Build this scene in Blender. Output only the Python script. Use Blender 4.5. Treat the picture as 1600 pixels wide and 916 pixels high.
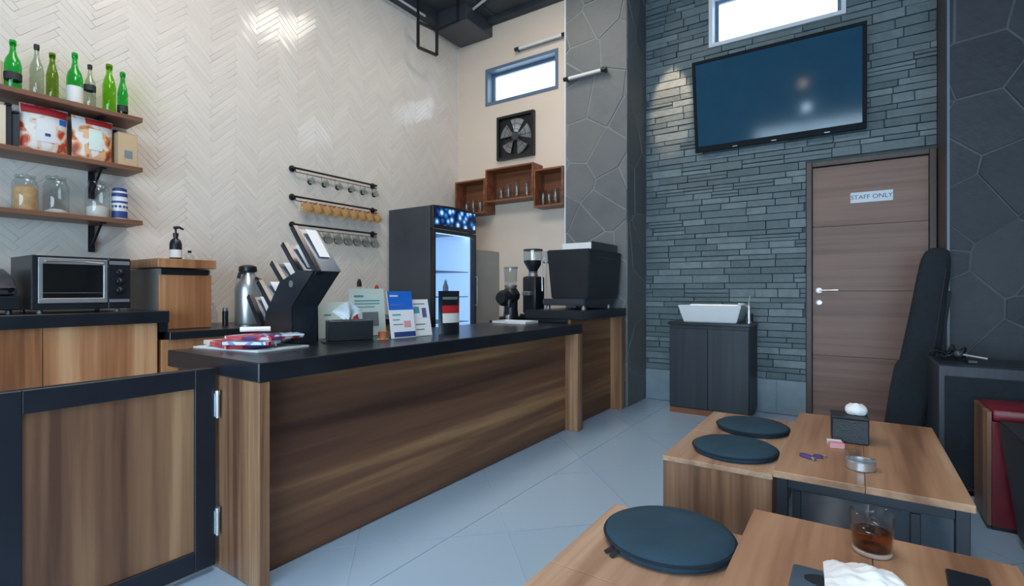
import bpy, bmesh, math, random
from mathutils import Vector, Matrix
PI = math.pi
R = math.radians
random.seed(7)
SC = bpy.context.scene
COL = SC.collection
for o in list(bpy.data.objects):
    bpy.data.objects.remove(o)

# ------------------------------------------------------------------ camera
cd = bpy.data.cameras.new('camera')
cam = bpy.data.objects.new('camera', cd)
COL.objects.link(cam)
cd.sensor_width = 36.0
cd.lens = 794.0 / 1600.0 * 36.0
cd.shift_y = -3.0 / 1600.0
cd.clip_start = 0.05
cam.location = (0, 0, 1.10)
cam.rotation_euler = (PI / 2, 0, R(34))
SC.camera = cam

# ------------------------------------------------------------------ world, lights, exposure
SC.view_settings.view_transform = 'Standard'
SC.view_settings.look = 'None'
SC.view_settings.gamma = 1.0
SC.view_settings.use_curve_mapping = False
SC.view_settings.exposure = 0.22
w = bpy.data.worlds.new('overcast_sky')
SC.world = w
w.use_nodes = True
w.node_tree.nodes['Background'].inputs[0].default_value = (0.72, 0.88, 1.0, 1)
w.node_tree.nodes['Background'].inputs[1].default_value = 3.6


def area_light(name, loc, target, sx, sy, power, color):
    l = bpy.data.lights.new(name, 'AREA')
    l.shape = 'RECTANGLE'
    l.size, l.size_y, l.energy, l.color = sx, sy, power, color
    o = bpy.data.objects.new(name, l)
    COL.objects.link(o)
    o.location = loc
    d = Vector(target) - Vector(loc)
    o.rotation_euler = d.to_track_quat('-Z', 'Y').to_euler()
    return o


# daylight through the glazed shop front behind the camera
area_light('shopfront_daylight', (0.3, -2.85, 1.3), (0.0, 3.0, 0.9), 4.2, 1.9, 140, (0.55, 0.80, 1.0))
# ceiling panel lamps over the bar and over the seats
area_light('ceiling_lamp_bar', (-2.3, 1.3, 4.15), (-2.6, 1.6, 0.0), 1.6, 0.9, 42, (1.0, 0.89, 0.79))
area_light('ceiling_lamp_seats', (-0.2, 0.6, 4.15), (-0.2, 1.2, 0.0), 1.2, 0.9, 44, (0.92, 0.96, 1.0))
area_light('ceiling_lamp_back', (-2.4, 3.4, 4.2), (-2.5, 3.9, 0.0), 0.7, 0.6, 16, (1.0, 0.90, 0.78))

sp = bpy.data.lights.new('added_wall_spot', 'SPOT')  # unseen spot added to cast the warm patch on the stones
sp.energy, sp.color, sp.spot_size, sp.spot_blend, sp.shadow_soft_size = 190, (1.0, 0.66, 0.42), R(19), 0.5, 0.02
spo = bpy.data.objects.new('added_wall_spot', sp)
COL.objects.link(spo)
spo.location = (-1.45, 4.42, 4.16)
spo.rotation_euler = (Vector((-1.52, 5.10, 2.98)) - Vector(spo.location)).to_track_quat('-Z', 'Y').to_euler()

# ------------------------------------------------------------------ helpers
MATS = {}
ROOTM = {}


class B:
    """collects shapes into one bmesh, in world coordinates"""

    def __init__(self):
        self.bm = bmesh.new()

    def box(self, x0, x1, y0, y1, z0, z1, bev=0.0, seg=1, M=None):
        r = bmesh.ops.create_cube(self.bm, size=1.0)
        vs = r['verts']
        for v in vs:
            v.co = Vector(((x0 + x1) / 2 + v.co.x * (x1 - x0), (y0 + y1) / 2 + v.co.y * (y1 - y0), (z0 + z1) / 2 + v.co.z * (z1 - z0)))
        if bev > 0:
            es = list({e for v in vs for e in v.link_edges})
            rr = bmesh.ops.bevel(self.bm, geom=es, offset=bev, segments=seg, profile=0.5, affect='EDGES')
            vs = list({v for v in rr['verts']} | {v for v in vs if v.is_valid})
        if M is not None:
            for v in vs:
                v.co = M @ v.co
        return self

    def obox(self, p, q, w, h, bev=0.0, up=(0, 0, 1)):
        """a bar of section w x h from p to q"""
        p, q = Vector(p), Vector(q)
        d = q - p
        L = d.length
        z = d.normalized()
        u = Vector(up)
        if abs(z.dot(u)) > 0.98:
            u = Vector((1, 0, 0))
        x = u.cross(z).normalized()
        y = z.cross(x)
        M = Matrix((x, y, z)).transposed().to_4x4()
        M.translation = p
        return self.box(-w / 2, w / 2, -h / 2, h / 2, 0, L, bev, 1, M)

    def tube(self, pts, r, n=8, cap=True):
        pts = [Vector(p) for p in pts]
        rs = r if isinstance(r, (list, tuple)) else [r] * len(pts)
        rings = []
        prev = None
        for i, p in enumerate(pts):
            if i == 0:
                d = pts[1] - pts[0]
            elif i == len(pts) - 1:
                d = pts[-1] - pts[-2]
            else:
                d = (pts[i + 1] - pts[i]).normalized() + (pts[i] - pts[i - 1]).normalized()
            d = d.normalized() if d.length > 1e-9 else Vector((0, 0, 1))
            if prev is None:
                u = Vector((0, 0, 1)) if abs(d.z) < 0.9 else Vector((1, 0, 0))
                x = u.cross(d).normalized()
            else:
                x = (prev - d * prev.dot(d)).normalized()
            prev = x
            y = d.cross(x)
            rings.append([self.bm.verts.new(p + (x * math.cos(2 * PI * k / n) + y * math.sin(2 * PI * k / n)) * rs[i]) for k in range(n)])
        for a, b in zip(rings, rings[1:]):
            for k in range(n):
                self.bm.faces.new((a[k], a[(k + 1) % n], b[(k + 1) % n], b[k]))
        if cap:
            self.bm.faces.new(rings[0][::-1])
            self.bm.faces.new(rings[-1])
        return self

    def lathe(self, c, prof, n=16, cap=True, axis='z', M=None):
        c = Vector(c)
        rings = []
        for r, z in prof:
            ring = []
            for k in range(n):
                a = 2 * PI * k / n
                if axis == 'z':
                    p = Vector((r * math.cos(a), r * math.sin(a), z))
                elif axis == 'y':
                    p = Vector((r * math.cos(a), z, -r * math.sin(a)))
                else:
                    p = Vector((z, r * math.cos(a), r * math.sin(a)))
                if M is not None:
                    p = M @ p
                ring.append(self.bm.verts.new(c + p))
            rings.append(ring)
        for a, b in zip(rings, rings[1:]):
            for k in range(n):
                self.bm.faces.new((a[k], a[(k + 1) % n], b[(k + 1) % n], b[k]))
        if cap:
            self.bm.faces.new(rings[0][::-1])
            self.bm.faces.new(rings[-1])
        return self

    def prism(self, poly, axis, a, b, bev=0.0):
        """extrude a 2d polygon; axis 'y': (x,z) points, 'x': (y,z), 'z': (x,y)"""
        def P(p, t):
            if axis == 'y':
                return (p[0], t, p[1])
            if axis == 'x':
                return (t, p[0], p[1])
            return (p[0], p[1], t)
        A = [self.bm.verts.new(P(p, a)) for p in poly]
        C_ = [self.bm.verts.new(P(p, b)) for p in poly]
        n = len(poly)
        fs = [self.bm.faces.new(A[::-1]), self.bm.faces.new(C_)]
        for k in range(n):
            fs.append(self.bm.faces.new((A[k], A[(k + 1) % n], C_[(k + 1) % n], C_[k])))
        if bev > 0:
            bmesh.ops.recalc_face_normals(self.bm, faces=fs)
            es = list({e for f in fs for e in f.edges})
            bmesh.ops.bevel(self.bm, geom=es, offset=bev, segments=1, affect='EDGES')
        return self

    def quad(self, a, b, c, d):
        self.bm.faces.new([self.bm.verts.new(p) for p in (a, b, c, d)])
        return self

    def grid(self, nu, nv, fn, thick=0.0):
        vs = [[self.bm.verts.new(fn(i / nu, j / nv)) for j in range(nv + 1)] for i in range(nu + 1)]
        for i in range(nu):
            for j in range(nv):
                self.bm.faces.new((vs[i][j], vs[i + 1][j], vs[i + 1][j + 1], vs[i][j + 1]))
        if thick:
            bmesh.ops.recalc_face_normals(self.bm, faces=self.bm.faces[:])
            bmesh.ops.solidify(self.bm, geom=self.bm.faces[:], thickness=thick)
        return self

    def ball(self, c, rx, ry, rz, n=12):
        r = bmesh.ops.create_uvsphere(self.bm, u_segments=n, v_segments=max(6, n * 2 // 3), radius=1.0)
        for v in r['verts']:
            v.co = Vector((c[0] + v.co.x * rx, c[1] + v.co.y * ry, c[2] + v.co.z * rz))
        return self

    def mesh(self, name, mat, Minv=None, smooth=35):
        bm = self.bm
        bmesh.ops.recalc_face_normals(bm, faces=bm.faces[:])
        if Minv is not None:
            bmesh.ops.transform(bm, matrix=Minv, verts=bm.verts[:])
        me = bpy.data.meshes.new(name)
        bm.to_mesh(me)
        bm.free()
        if mat:
            me.materials.append(MATS[mat] if isinstance(mat, str) else mat)
        if smooth:
            me.shade_smooth()
            me.set_sharp_from_angle(angle=R(smooth))
        return me


def tag(o, label=None, cat=None, group=None, kind=None):
    if label:
        o['label'] = label
    if cat:
        o['category'] = cat
    if group:
        o['group'] = group
    if kind:
        o['kind'] = kind
    return o


def thing(name, loc, label=None, cat=None, group=None, rz=0.0, kind=None):
    o = bpy.data.objects.new(name, None)
    o.empty_display_size = 0.1
    COL.objects.link(o)
    o.location = loc
    o.rotation_euler = (0, 0, rz)
    ROOTM[o] = Matrix.Translation(Vector(loc)) @ Matrix.Rotation(rz, 4, 'Z')
    return tag(o, label, cat, group, kind)


def part(name, b, mat, parent, label=None, kind=None, smooth=35):
    M = ROOTM[parent]
    me = b.mesh(name, mat, M.inverted(), smooth)
    o = bpy.data.objects.new(name, me)
    COL.objects.link(o)
    o.parent = parent
    ROOTM[o] = M
    return tag(o, label, None, None, kind)


def solo(name, b, mat, label=None, cat=None, group=None, kind=None, smooth=35):
    vs = [v.co for v in b.bm.verts]
    x = (min(v.x for v in vs) + max(v.x for v in vs)) / 2
    y = (min(v.y for v in vs) + max(v.y for v in vs)) / 2
    z = min(v.z for v in vs)
    M = Matrix.Translation((x, y, z))
    me = b.mesh(name, mat, M.inverted(), smooth)
    o = bpy.data.objects.new(name, me)
    COL.objects.link(o)
    o.location = (x, y, z)
    ROOTM[o] = M
    return tag(o, label, cat, group, kind)


def dup(root, loc, rz=None, label=None, group=None):
    r = root.copy()
    COL.objects.link(r)
    r.location = loc
    if rz is not None:
        r.rotation_euler = (0, 0, rz)
    if label:
        r['label'] = label
    if group:
        r['group'] = group
    for ch in list(root.children):
        c = ch.copy()
        COL.objects.link(c)
        c.parent = r
        for g in list(ch.children):
            d = g.copy()
            COL.objects.link(d)
            d.parent = c
    return r


def place_piece(name, mesh, parent, M):
    o = bpy.data.objects.new(name, mesh)
    COL.objects.link(o)
    o.parent = parent
    o.matrix_basis = ROOTM[parent].inverted() @ M
    return o


def clip(poly, px, py, nx, ny):
    """keep the part of a convex polygon with (p-P).n <= 0"""
    out = []
    for i in range(len(poly)):
        a, b = poly[i], poly[(i + 1) % len(poly)]
        da = (a[0] - px) * nx + (a[1] - py) * ny
        db = (b[0] - px) * nx + (b[1] - py) * ny
        if da <= 0:
            out.append(a)
        if da * db < 0:
            t = da / (da - db)
            out.append((a[0] + (b[0] - a[0]) * t, a[1] + (b[1] - a[1]) * t))
    return out


def inset(poly, d):
    """inset a convex counter-clockwise polygon"""
    p = poly
    n = len(poly)
    for i in range(n):
        a, b = poly[i], poly[(i + 1) % n]
        ex, ey = b[0] - a[0], b[1] - a[1]
        L = math.hypot(ex, ey)
        if L < 1e-6:
            continue
        nx, ny = ey / L, -ex / L
        p = clip(p, a[0] - nx * d, a[1] - ny * d, nx, ny)
        if len(p) < 3:
            return []
    return p


def clean(poly, eps=1e-3):
    out = []
    for q in poly:
        if not out or math.hypot(q[0] - out[-1][0], q[1] - out[-1][1]) > eps:
            out.append(q)
    if len(out) > 1 and math.hypot(out[0][0] - out[-1][0], out[0][1] - out[-1][1]) < eps:
        out.pop()
    return out


# ------------------------------------------------------------------ materials
def srgb(r, g, b):
    f = lambda c: (c / 255 / 12.92) if c / 255 <= 0.04045 else ((c / 255 + 0.055) / 1.055) ** 2.4
    return (f(r), f(g), f(b), 1)


def new_mat(name):
    m = bpy.data.materials.new(name)
    m.use_nodes = True
    MATS[name] = m
    return m, m.node_tree, m.node_tree.nodes['Principled BSDF']


def nd(nt, t, **k):
    n = nt.nodes.new(t)
    for a, v in k.items():
        if a in n.inputs:
            n.inputs[a].default_value = v
        else:
            setattr(n, a, v)
    return n


def plain(name, col, rough=0.5, metal=0.0, var=0.12, scale=6.0, bump=0.0, bscale=60.0, emit=None, estr=0.0, spec=0.5, coat=0.0):
    m, nt, p = new_mat(name)
    p.inputs['Roughness'].default_value = rough
    p.inputs['Metallic'].default_value = metal
    p.inputs['Specular IOR Level'].default_value = spec
    p.inputs['Coat Weight'].default_value = coat
    tc = nd(nt, 'ShaderNodeTexCoord')
    no = nd(nt, 'ShaderNodeTexNoise', Scale=scale, Detail=4.0)
    nt.links.new(tc.outputs['Object'], no.inputs['Vector'])
    rp = nd(nt, 'ShaderNodeValToRGB')
    rp.color_ramp.elements[0].position = 0.3
    rp.color_ramp.elements[1].position = 0.7
    rp.color_ramp.elements[0].color = tuple(c * (1 - var) for c in col[:3]) + (1,)
    rp.color_ramp.elements[1].color = tuple(min(1, c * (1 + var)) for c in col[:3]) + (1,)
    nt.links.new(no.outputs['Fac'], rp.inputs['Fac'])
    nt.links.new(rp.outputs['Color'], p.inputs['Base Color'])
    if bump > 0:
        n2 = nd(nt, 'ShaderNodeTexNoise', Scale=bscale, Detail=5.0)
        nt.links.new(tc.outputs['Object'], n2.inputs['Vector'])
        bp = nd(nt, 'ShaderNodeBump', Strength=bump, Distance=0.01)
        nt.links.new(n2.outputs['Fac'], bp.inputs['Height'])
        nt.links.new(bp.outputs['Normal'], p.inputs['Normal'])
    if emit:
        p.inputs['Emission Color'].default_value = emit
        p.inputs['Emission Strength'].default_value = estr
    return m


def wood(name, cols, axis, rough=0.42, band=5.0, seed=0.0, along=0.35, coat=0.0):
    """laminate with streaks along an axis; cols dark .. light"""
    m, nt, p = new_mat(name)
    p.inputs['Roughness'].default_value = rough
    p.inputs['Coat Weight'].default_value = coat
    p.inputs['Coat Roughness'].default_value = 0.25
    tc = nd(nt, 'ShaderNodeTexCoord')
    mp = nd(nt, 'ShaderNodeMapping')
    s = [band] * 3
    s['xyz'.index(axis)] = along
    mp.inputs['Scale'].default_value = s
    mp.inputs['Location'].default_value = (seed, seed * 1.7, seed * 0.6)
    nt.links.new(tc.outputs['Object'], mp.inputs['Vector'])
    n1 = nd(nt, 'ShaderNodeTexNoise', Scale=1.0, Detail=3.0, Distortion=0.4)
    n2 = nd(nt, 'ShaderNodeTexNoise', Scale=7.0, Detail=5.0, Distortion=0.2)
    nt.links.new(mp.outputs['Vector'], n1.inputs['Vector'])
    nt.links.new(mp.outputs['Vector'], n2.inputs['Vector'])
    mx = nd(nt, 'ShaderNodeMath', operation='MULTIPLY_ADD')
    mx.inputs[1].default_value = 0.22
    nt.links.new(n2.outputs['Fac'], mx.inputs[0])
    ml = nd(nt, 'ShaderNodeMath', operation='MULTIPLY')
    ml.inputs[1].default_value = 0.80
    nt.links.new(n1.outputs['Fac'], ml.inputs[0])
    nt.links.new(ml.outputs[0], mx.inputs[2])
    rp = nd(nt, 'ShaderNodeValToRGB')
    cr = rp.color_ramp
    n = len(cols)
    pos = [0.36 + 0.30 * i / (n - 1) for i in range(n)]
    cr.elements[0].position, cr.elements[0].color = pos[0], cols[0]
    cr.elements[1].position, cr.elements[1].color = pos[-1], cols[-1]
    for i in range(1, n - 1):
        e = cr.elements.new(pos[i])
        e.color = cols[i]
    nt.links.new(mx.outputs[0], rp.inputs['Fac'])
    nt.links.new(rp.outputs['Color'], p.inputs['Base Color'])
    bp = nd(nt, 'ShaderNodeBump', Strength=0.06, Distance=0.004)
    nt.links.new(n2.outputs['Fac'], bp.inputs['Height'])
    nt.links.new(bp.outputs['Normal'], p.inputs['Normal'])
    return m


def per_object(name, cols, rough=0.6, bump=0.35, bscale=30.0, nscale=8.0, mixn=0.4, spec=0.4):
    """stone-like: each piece takes its own shade from cols, with mottling"""
    m, nt, p = new_mat(name)
    p.inputs['Roughness'].default_value = rough
    p.inputs['Specular IOR Level'].default_value = spec
    g = nd(nt, 'ShaderNodeNewGeometry')
    oi = nd(nt, 'ShaderNodeObjectInfo')
    ad = nd(nt, 'ShaderNodeMath', operation='ADD')
    nt.links.new(g.outputs['Random Per Island'], ad.inputs[0])
    nt.links.new(oi.outputs['Random'], ad.inputs[1])
    fr = nd(nt, 'ShaderNodeMath', operation='FRACT')
    nt.links.new(ad.outputs[0], fr.inputs[0])
    tx = nd(nt, 'ShaderNodeTexNoise', Scale=nscale, Detail=5.0)
    nt.links.new(g.outputs['Position'], tx.inputs['Vector'])
    mx = nd(nt, 'ShaderNodeMix', data_type='FLOAT')
    mx.inputs[0].default_value = mixn
    nt.links.new(fr.outputs[0], mx.inputs[2])
    nt.links.new(tx.outputs['Fac'], mx.inputs[3])
    rp = nd(nt, 'ShaderNodeValToRGB')
    cr = rp.color_ramp
    n = len(cols)
    cr.elements[0].position, cr.elements[0].color = 0.12, cols[0]
    cr.elements[1].position, cr.elements[1].color = 0.88, cols[-1]
    for i in range(1, n - 1):
        e = cr.elements.new(0.12 + 0.76 * i / (n - 1))
        e.color = cols[i]
    nt.links.new(mx.outputs[0], rp.inputs['Fac'])
    nt.links.new(rp.outputs['Color'], p.inputs['Base Color'])
    if bump > 0:
        n2 = nd(nt, 'ShaderNodeTexNoise', Scale=bscale, Detail=6.0)
        nt.links.new(g.outputs['Position'], n2.inputs['Vector'])
        bp = nd(nt, 'ShaderNodeBump', Strength=bump, Distance=0.012)
        nt.links.new(n2.outputs['Fac'], bp.inputs['Height'])
        nt.links.new(bp.outputs['Normal'], p.inputs['Normal'])
    return m


def glass(name, tint=(1, 1, 1, 1), refl=1.0, rough=0.02):
    """thin glass: tinted see-through sheet with a fresnel shine"""
    m = bpy.data.materials.new(name)
    m.use_nodes = True
    MATS[name] = m
    nt = m.node_tree
    nt.nodes.clear()
    out = nd(nt, 'ShaderNodeOutputMaterial')
    mx = nd(nt, 'ShaderNodeMixShader')
    tr = nd(nt, 'ShaderNodeBsdfTransparent')
    tr.inputs[0].default_value = tint
    gl = nd(nt, 'ShaderNodeBsdfGlossy', Roughness=rough)
    lw = nd(nt, 'ShaderNodeLayerWeight', Blend=0.5)
    pw = nd(nt, 'ShaderNodeMath', operation='POWER')
    pw.inputs[1].default_value = 4.0
    nt.links.new(lw.outputs['Facing'], pw.inputs[0])
    fr = nd(nt, 'ShaderNodeMath', operation='MULTIPLY_ADD')
    fr.inputs[1].default_value = 0.75
    fr.inputs[2].default_value = 0.05
    nt.links.new(pw.outputs[0], fr.inputs[0])
    nz = nd(nt, 'ShaderNodeTexNoise', Scale=9.0)
    bp = nd(nt, 'ShaderNodeBump', Strength=0.02, Distance=0.01)
    nt.links.new(nz.outputs['Fac'], bp.inputs['Height'])
    nt.links.new(bp.outputs['Normal'], gl.inputs['Normal'])
    ml = nd(nt, 'ShaderNodeMath', operation='MULTIPLY')
    ml.inputs[1].default_value = refl
    nt.links.new(fr.outputs[0], ml.inputs[0])
    ml.use_clamp = True
    nt.links.new(ml.outputs[0], mx.inputs[0])
    nt.links.new(tr.outputs[0], mx.inputs[1])
    nt.links.new(gl.outputs[0], mx.inputs[2])
    nt.links.new(mx.outputs[0], out.inputs[0])
    return m


DK = [srgb(68, 42, 32), srgb(100, 66, 48), srgb(124, 86, 60), srgb(178, 134, 92)]
MD = [srgb(92, 60, 44), srgb(124, 88, 64), srgb(148, 110, 80), srgb(178, 140, 104)]
LT = [srgb(150, 114, 90), srgb(176, 140, 114), srgb(194, 160, 134), srgb(212, 182, 156)]
OR = [srgb(126, 80, 52), srgb(160, 108, 72), srgb(182, 130, 92), srgb(206, 160, 120)]
wood('walnut_along_counter', DK, 'y', band=3.6, seed=1.3, along=0.14, rough=0.52)
wood('walnut_upright', MD, 'z', band=8.0, seed=4.1)
wood('walnut_post', MD, 'z', band=14.0, seed=2.2)
wood('gate_walnut', MD, 'z', band=6.0, seed=8.4, along=0.25, rough=0.5)
wood('cabinet_oak', OR, 'z', band=7.5, seed=3.7, along=0.3)
wood('bench_oak_top', LT, 'y', band=8.0, seed=5.1)
wood('bench_oak_side', MD, 'z', band=10.0, seed=6.6)
wood('table_oak', [srgb(136, 98, 72), srgb(170, 128, 98), srgb(190, 150, 118), srgb(210, 178, 150)], 'y', band=5.0, seed=0.7, along=0.25, rough=0.38)
wood('shelf_walnut', [srgb(84, 56, 44), srgb(116, 80, 62), srgb(140, 100, 78)], 'y', band=10.0, seed=9.0)
wood('wall_box_walnut', [srgb(92, 52, 32), srgb(128, 76, 48), srgb(156, 98, 64)], 'x', band=10.0, seed=2.9)
wood('door_veneer', [srgb(112, 88, 78), srgb(128, 101, 90), srgb(138, 110, 98)], 'x', band=14.0, seed=1.9, rough=0.5)
wood('door_frame_wood', [srgb(66, 56, 52), srgb(82, 70, 66)], 'z', band=14.0, seed=1.1)
wood('black_ash', [srgb(28, 35, 44), srgb(36, 44, 54), srgb(46, 54, 64)], 'z', band=16.0, seed=3.0, rough=0.45)
plain('black_laminate', srgb(28, 34, 42), rough=0.28, var=0.25)
plain('black_metal', srgb(24, 25, 28), rough=0.42, var=0.15)
plain('black_frame_paint', srgb(26, 32, 42), rough=0.38, var=0.15)
plain('black_plastic', srgb(27, 32, 38), rough=0.35, var=0.15)
plain('black_acrylic', srgb(30, 33, 40), rough=0.22, var=0.15)
plain('grey_acrylic', srgb(84, 98, 116), rough=0.25, var=0.15)
plain('black_fabric', srgb(28, 38, 46), rough=0.95, var=0.18, scale=30, bump=0.25, bscale=300)
plain('black_leather', srgb(40, 46, 52), rough=0.5, var=0.2, bump=0.2, bscale=120)
plain('cushion_cloth', srgb(36, 66, 84), rough=0.9, var=0.12, scale=14, bump=0.2, bscale=260)
plain('black_box_sheen', srgb(72, 88, 104), rough=0.35, var=0.1)  # black tissue box, its pale sheen put into the colour
plain('black_matte', srgb(14, 22, 30), rough=0.7, var=0.1, spec=0.2)
plain('red_vinyl', srgb(108, 16, 34), rough=0.4, var=0.2, bump=0.1)
plain('steel', srgb(206, 210, 214), rough=0.30, metal=0.8, var=0.1)
plain('dull_steel', srgb(150, 152, 154), rough=0.45, metal=0.7, var=0.1)
plain('copper', srgb(244, 190, 128), rough=0.34, metal=0.4, var=0.15)
plain('grey_paint', srgb(150, 150, 148), rough=0.5, var=0.05)
plain('white_plastic', srgb(225, 228, 230), rough=0.4, var=0.04)
plain('white_ceramic', srgb(232, 236, 240), rough=0.15, var=0.02, coat=0.4)
plain('white_paper', srgb(236, 238, 240), rough=0.9, var=0.03, bump=0.1)
plain('kraft_card', srgb(196, 170, 134), rough=0.85, var=0.08)
plain('cream_card', srgb(220, 206, 182), rough=0.85, var=0.06)
plain('pink_paper', srgb(226, 158, 168), rough=0.7, var=0.08)
plain('red_print', srgb(190, 40, 46), rough=0.5, var=0.1)
plain('magenta_print', srgb(150, 36, 84), rough=0.5, var=0.15)
plain('blue_print', srgb(36, 110, 210), rough=0.45, var=0.1)
plain('violet_print', srgb(98, 92, 150), rough=0.5, var=0.2, scale=20)
plain('navy_print', srgb(48, 70, 132), rough=0.5, var=0.15)
plain('teal_print', srgb(92, 158, 168), rough=0.5, var=0.15)
plain('orange_print', srgb(206, 120, 70), rough=0.5, var=0.15)
plain('green_print', srgb(120, 150, 84), rough=0.5, var=0.15)
plain('mint_print', srgb(214, 232, 226), rough=0.5, var=0.05)
plain('grey_print', srgb(120, 132, 140), rough=0.6, var=0.15)
plain('sign_blue', srgb(46, 84, 130), rough=0.5, var=0.05)
plain('sign_plate', srgb(208, 222, 232), rough=0.35, var=0.03)
plain('sauce_brown', srgb(128, 66, 30), rough=0.3, var=0.15)
plain('sauce_red', srgb(188, 40, 34), rough=0.3, var=0.15)
plain('biscuit', srgb(214, 172, 124), rough=0.9, var=0.18, scale=30)
plain('flour', srgb(226, 222, 214), rough=0.95, var=0.05)
plain('label_white', srgb(226, 226, 222), rough=0.7, var=0.05)
plain('label_dark', srgb(40, 44, 48), rough=0.6, var=0.1)
plain('tv_screen_haze', srgb(36, 74, 98), rough=0.09, var=0.05, spec=0.45)  # blue haze of the reflected room painted into the base colour
plain('ceiling_dark', srgb(66, 70, 74), rough=0.7, var=0.2, scale=3)
plain('beam_dark', srgb(52, 60, 66), rough=0.6, var=0.2)
plain('conduit_white', srgb(200, 202, 204), rough=0.4, var=0.05)
plain('back_plaster', srgb(222, 205, 188), rough=0.6, var=0.03, scale=2, bump=0.05)
plain('tile_grout', srgb(228, 220, 211), rough=0.9, var=0.05)
plain('plain_wall', srgb(120, 122, 124), rough=0.8, var=0.06)
plain('mortar_dark', srgb(84, 90, 96), rough=0.95, var=0.15, bump=0.2)
plain('mortar', srgb(134, 138, 136), rough=0.95, var=0.1, bump=0.2)
plain('wall_backing', srgb(80, 94, 100), rough=0.95, var=0.15)  # blue-grey backing colour seen between the ledge stones
plain('floor_grout', srgb(180, 203, 222), rough=0.9, var=0.05)
plain('skirting_tile', srgb(128, 146, 156), rough=0.35, var=0.08, scale=8)
plain('frame_white', srgb(216, 224, 232), rough=0.4, var=0.04)
plain('frame_grey', srgb(96, 116, 138), rough=0.4, var=0.05)
plain('tea', srgb(96, 42, 18), rough=0.1, var=0.1)
plain('purple_plastic', srgb(84, 70, 128), rough=0.4, var=0.15)
plain('cardboard_brown', srgb(130, 84, 60), rough=0.7, var=0.1)
plain('lamp_tube', srgb(225, 225, 222), rough=0.3, var=0.02)
plain('fridge_liner_glow', srgb(206, 226, 246), rough=0.4, var=0.02, emit=srgb(160, 205, 255), estr=0.42)  # liner glows by itself, the fridge light put into the material
plain('fridge_lamp_mat', srgb(240, 245, 250), rough=0.4, var=0.0, emit=srgb(200, 226, 255), estr=3.0)
plain('charcoal_paint', srgb(62, 66, 74), rough=0.32, var=0.08)
plain('tan_bulb', srgb(255, 220, 170), rough=0.4, var=0.0, emit=srgb(255, 226, 190), estr=14.0)
plain('cool_bulb', srgb(220, 240, 255), rough=0.4, var=0.0, emit=srgb(200, 232, 255), estr=40.0)
per_object('ledge_stone', [srgb(80, 96, 102), srgb(94, 110, 116), srgb(104, 120, 126), srgb(128, 143, 148)], rough=0.55, bump=0.5, bscale=40, nscale=14, mixn=0.45)
per_object('flag_stone', [srgb(92, 98, 100), srgb(104, 108, 110), srgb(112, 114, 114), srgb(120, 118, 114)], rough=0.5, bump=0.5, bscale=14, nscale=5, mixn=0.55)
per_object('dark_flag_stone', [srgb(34, 42, 50), srgb(42, 50, 58), srgb(50, 57, 65), srgb(58, 63, 70)], rough=0.55, bump=0.5, bscale=14, nscale=5, mixn=0.55)
per_object('cream_tile', [srgb(221, 213, 204), srgb(227, 219, 210), srgb(231, 224, 215)], rough=0.13, bump=0.0, nscale=2, mixn=0.5, spec=0.5)
per_object('floor_tile_mat', [srgb(168, 194, 216), srgb(171, 196, 218), srgb(174, 198, 220)], rough=0.22, bump=0.04, bscale=12, nscale=1.6, mixn=0.6, spec=0.5)
glass('clear_glass', (0.95, 0.97, 0.97, 1), 1.0)
glass('window_glass', (0.97, 0.98, 1.0, 1), 0.8)
glass('jar_glass', (0.90, 0.93, 0.93, 1), 1.2)
glass('green_glass', (0.20, 0.76, 0.30, 1), 1.0)
glass('lime_glass', (0.44, 0.80, 0.14, 1), 1.0)
glass('olive_glass', (0.46, 0.60, 0.20, 1), 1.0)
glass('pale_glass', (0.74, 0.80, 0.74, 1), 1.2)
glass('tea_glass', (0.70, 0.36, 0.17, 1), 0.5)
plain('glass_base', srgb(206, 188, 176), rough=0.15, var=0.05)
glass('ice', (0.86, 0.87, 0.88, 1), 1.8, 0.1)


def bubble_sign():
    m, nt, p = new_mat('bubble_sign')
    tc = nd(nt, 'ShaderNodeTexCoord')
    vo = nd(nt, 'ShaderNodeTexVoronoi', Scale=14.0, Randomness=1.0)
    nt.links.new(tc.outputs['Object'], vo.inputs['Vector'])
    rp = nd(nt, 'ShaderNodeValToRGB')
    cr = rp.color_ramp
    cr.elements[0].position, cr.elements[0].color = 0.20, srgb(200, 232, 255)
    cr.elements[1].position, cr.elements[1].color = 0.62, srgb(6, 24, 60)
    e = cr.elements.new(0.36)
    e.color = srgb(36, 112, 190)
    nt.links.new(vo.outputs['Distance'], rp.inputs['Fac'])
    nt.links.new(rp.outputs['Color'], p.inputs['Base Color'])
    nt.links.new(rp.outputs['Color'], p.inputs['Emission Color'])
    p.inputs['Emission Strength'].default_value = 0.55
    p.inputs['Roughness'].default_value = 0.2


bubble_sign()


def pack_print(name, base, blobs, scale):
    """printed packaging: patches of several colours"""
    m, nt, p = new_mat(name)
    tc = nd(nt, 'ShaderNodeTexCoord')
    no = nd(nt, 'ShaderNodeTexNoise', Scale=scale, Detail=1.0, Distortion=0.6)
    nt.links.new(tc.outputs['Object'], no.inputs['Vector'])
    rp = nd(nt, 'ShaderNodeValToRGB')
    cr = rp.color_ramp
    cr.interpolation = 'CONSTANT'
    cr.elements[0].position, cr.elements[0].color = 0.0, base
    cr.elements[1].position, cr.elements[1].color = blobs[0][0], blobs[0][1]
    for po, c in blobs[1:]:
        e = cr.elements.new(po)
        e.color = c
    nt.links.new(no.outputs['Fac'], rp.inputs['Fac'])
    nt.links.new(rp.outputs['Color'], p.inputs['Base Color'])
    p.inputs['Roughness'].default_value = 0.35


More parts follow.
